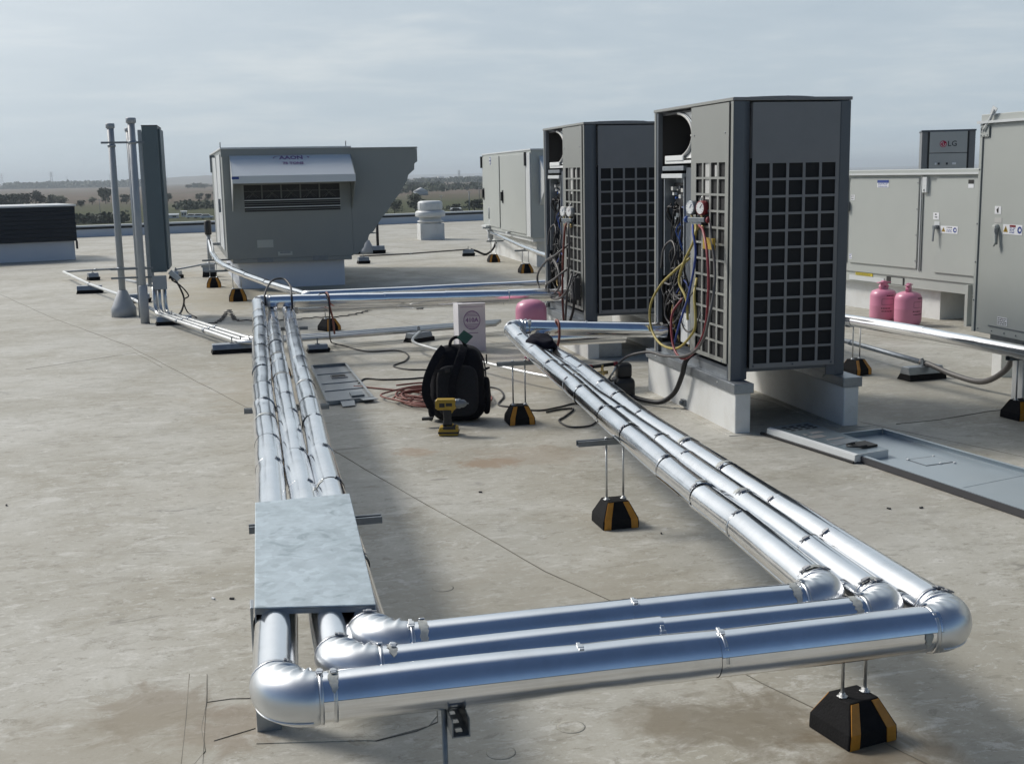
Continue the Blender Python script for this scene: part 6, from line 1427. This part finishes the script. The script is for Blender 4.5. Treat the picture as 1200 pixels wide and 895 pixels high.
for (u0, u1, v0, v1, h, m, nm) in ((.40, .80, .62, .72, .006, 'lgside', 'cutout'), (.42, .76, .64, .70, .0075, 'coil', 'cutout_shadow'), (.58, .86, .10, .19, .014, 'strutd', 'bracket'), (.03, .97, .49, .505, .006, 'galv2', 'rib'), (.03, .97, .76, .775, .006, 'galv2', 'rib'), (.03, .97, .30, .312, .006, 'galv2', 'rib')):
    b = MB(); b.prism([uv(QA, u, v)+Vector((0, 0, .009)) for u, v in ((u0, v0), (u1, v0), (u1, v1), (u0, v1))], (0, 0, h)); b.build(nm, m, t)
b = MB(); b.prism([(.64, 8.385, .022), (.74, 8.41, .022), (.735, 8.27, .006), (.645, 8.25, .006)], (0, 0, .004)); b.build('hook_tab', 'pgrey', t)
b = MB(); b.prism([(.78, 8.42, .026), (.884, 8.44, .026), (.91, 8.38, .022), (.80, 8.36, .022)], (0, 0, .004)); b.build('hook_tab', 'pgrey', t)
QT = [(3.44, 4.30), (4.02, 4.40), (3.70, 6.35), (3.155, 6.26)]
t = poly_panel('unit_panel', 'long blue grey door tray lying face down at the right edge', QT, .004, .004, 'ptray', .030, .020)
b = MB(); b.prism([uv(QT, u, v)+Vector((0, 0, .0085)) for u, v in ((.42, .62), (.75, .62), (.75, .70), (.42, .70))], (0, 0, .0015)); b.build('recess_rim', 'strutd', t)
b = MB(); b.prism([uv(QT, u, v)+Vector((0, 0, .0102)) for u, v in ((.435, .623), (.742, .623), (.742, .693), (.435, .693))], (0, 0, .0008)); b.build('recess_plate', 'ptray', t)
for u, v in ((.74, .695), (.43, .695), (.60, .622), (.73, .61)): b = MB(); p = uv(QT, u, v); b.lathe([(.008, .009), (.008, .015), (.003, .016)], p, n=8); b.build('clip', 'rtuw', t)
b = MB(); b.prism([uv(QT, u, v)+Vector((0, 0, .0083)) for u, v in ((.04, .40), (.96, .43), (.96, .434), (.04, .404))], (0, 0, .001)); b.build('rib', 'ptray', t)
b = MB(); a, c = Vector((*QT[0], .004)), Vector((*QT[3], .004)); d = (c-a).normalized(); q = Vector((d.y, -d.x, 0))*-.006
b.prism([a+Vector((-.004, 0, 0)), c+Vector((-.004, 0, 0)), c+Vector((-.010, 0, 0)), a+Vector((-.010, 0, 0))], (0, 0, .034)); b.build('edge_trim', 'letter', t)
QP = [(3.205, 5.745), (3.415, 5.80), (3.335, 6.60), (3.055, 6.53)]
t = thing('unit_panel', 'small perforated control cover resting on the long door tray', 'panel', (3.25, 6.2, .04))
b = MB(); b.prism([(x, y, .046) for x, y in QP], (0, 0, .006)); b.build('sheet', 'cover', t)
a, c = Vector((*QP[0], 0)), Vector((*QP[3], 0)); d = (c-a).normalized(); q = Vector((-d.y, d.x, 0))
if q.x > 0: q = -q
b = MB(); b.prism([a+Vector((0, 0, .052)), a+q*.022+Vector((0, 0, .046)), a+q*.024+Vector((0, 0, .008)), a+Vector((0, 0, .010))], c-a); b.build('folded_edge', 'rtuw', t)
b = MB(); b.prism([a+q*.025+Vector((0, 0, .016)), a+q*.036+Vector((0, 0, .012)), a+q*.036+Vector((0, 0, .003)), a+q*.025+Vector((0, 0, .003))], c-a+d*.05); b.build('rubber_edge', 'black', t)
b = MB(); a2, c2 = Vector((*QP[0], 0)), Vector((*QP[1], 0)); b.prism([a2+Vector((0, 0, .008)), c2+Vector((0, 0, .008)), c2+Vector((0, 0, .0515)), a2+Vector((0, 0, .0515))], -(c-a).normalized()*.004); b.build('folded_edge', 'rtuw', t)
for (u0, u1, v0, v1) in [(.15+.2*i, .27+.2*i, .80+.055*j, .825+.055*j) for i in range(4) for j in range(3)] + [(.12, .5, .52, .60), (.3, .8, .42, .46), (.15, .25, .63, .68), (.4, .7, .64, .70)]:
    b = MB(); b.prism([uv(QP, u, v)+Vector((0, 0, .0522)) for u, v in ((u0, v0), (u1, v0), (u1, v1), (u0, v1))], (0, 0, .0012)); b.build('slot', 'coil' if v0 > .75 else 'lgside', t)
b = MB(); b.prism([uv(QP, u, v)+Vector((0, 0, .0535)) for u, v in ((.45, .10), (.95, .10), (.93, .24), (.42, .24))], (0, 0, .010)); b.build('wiring_sticker', 'inkblk', t)
b = MB(); b.prism([uv(QP, u, v)+Vector((0, 0, .0525)) for u, v in ((.12, .26), (.85, .30), (.8, .40), (.14, .36))], (0, 0, .0012)); b.build('wiring_sticker', 'galv2', t)
hose('cable_scrap', 'black loop of cable on the perforated control cover', 'cable', [uv(QP, .5, .2)+Vector((0, 0, .068)), uv(QP, .3, .22)+Vector((0, 0, .062)), uv(QP, .22, .17)+Vector((0, 0, .062)), uv(QP, .35, .12)+Vector((0, 0, .062)), uv(QP, .6, .10)+Vector((0, 0, .068))], .005, 'black')
# small litter
rnd = random.Random(5)
for i, (x, y) in enumerate(((-.17, 4.52), (-.10, 4.50), (1.12, 5.75), (1.75, 4.83), (2.9, 4.9), (3.05, 4.87), (2.05, 5.4), (-1.2, 6.2))):
    b = MB(); s = .006+.004*rnd.random(); a = rnd.uniform(0, 3); b.obox((x, y, .004), (s*cos(a), s*sin(a), 0), (-s*.5*sin(a), s*.5*cos(a), 0), (0, 0, .003))
    tag(rebase(b.build('litter', 'white' if i == 0 else 'black', None, .001), (x, y, 0)), ('white scrap left of the galvanised cover plate', 'dark crumb beside the white scrap left of the cover plate', 'dark crumb in the open roof below the drill', 'dark crumb by the middle amber block', 'left of two dark crumbs below the lying door tray', 'right of two dark crumbs below the lying door tray', 'dark crumb near the right pipe run', 'lone dark crumb on the left roof')[i], 'litter')
tag(rebase(MB().box((2.93, 9.80, 0), (3.19, 9.86, .20)).build('duct_stub', 'galv2', None, .01), (3.06, 9.83, 0)), 'short grey block under the cross pipes below the second heat pump', 'block')

# ------------------------------------------------------------------ air
hm = bpy.data.materials.new('air'); hm.use_nodes = True; ht = hm.node_tree; ht.nodes.remove(ht.nodes['Principled BSDF'])
pv = ht.nodes.new('ShaderNodeVolumePrincipled'); pv.inputs['Color'].default_value = (.80, .88, .95, 1); pv.inputs['Density'].default_value = HAZE if 'HAZE' in globals() else .00021
pv.inputs['Anisotropy'].default_value = .2
ht.links.new(pv.outputs[0], ht.nodes['Material Output'].inputs['Volume'])
MT['air'] = hm
b = MB(); b.box((-13800, -2900, -9.5), (13800, 13800, 70)); hz = b.build('haze', 'air'); hz['kind'] = 'stuff'; hz['label'] = 'pale haze over the plain'
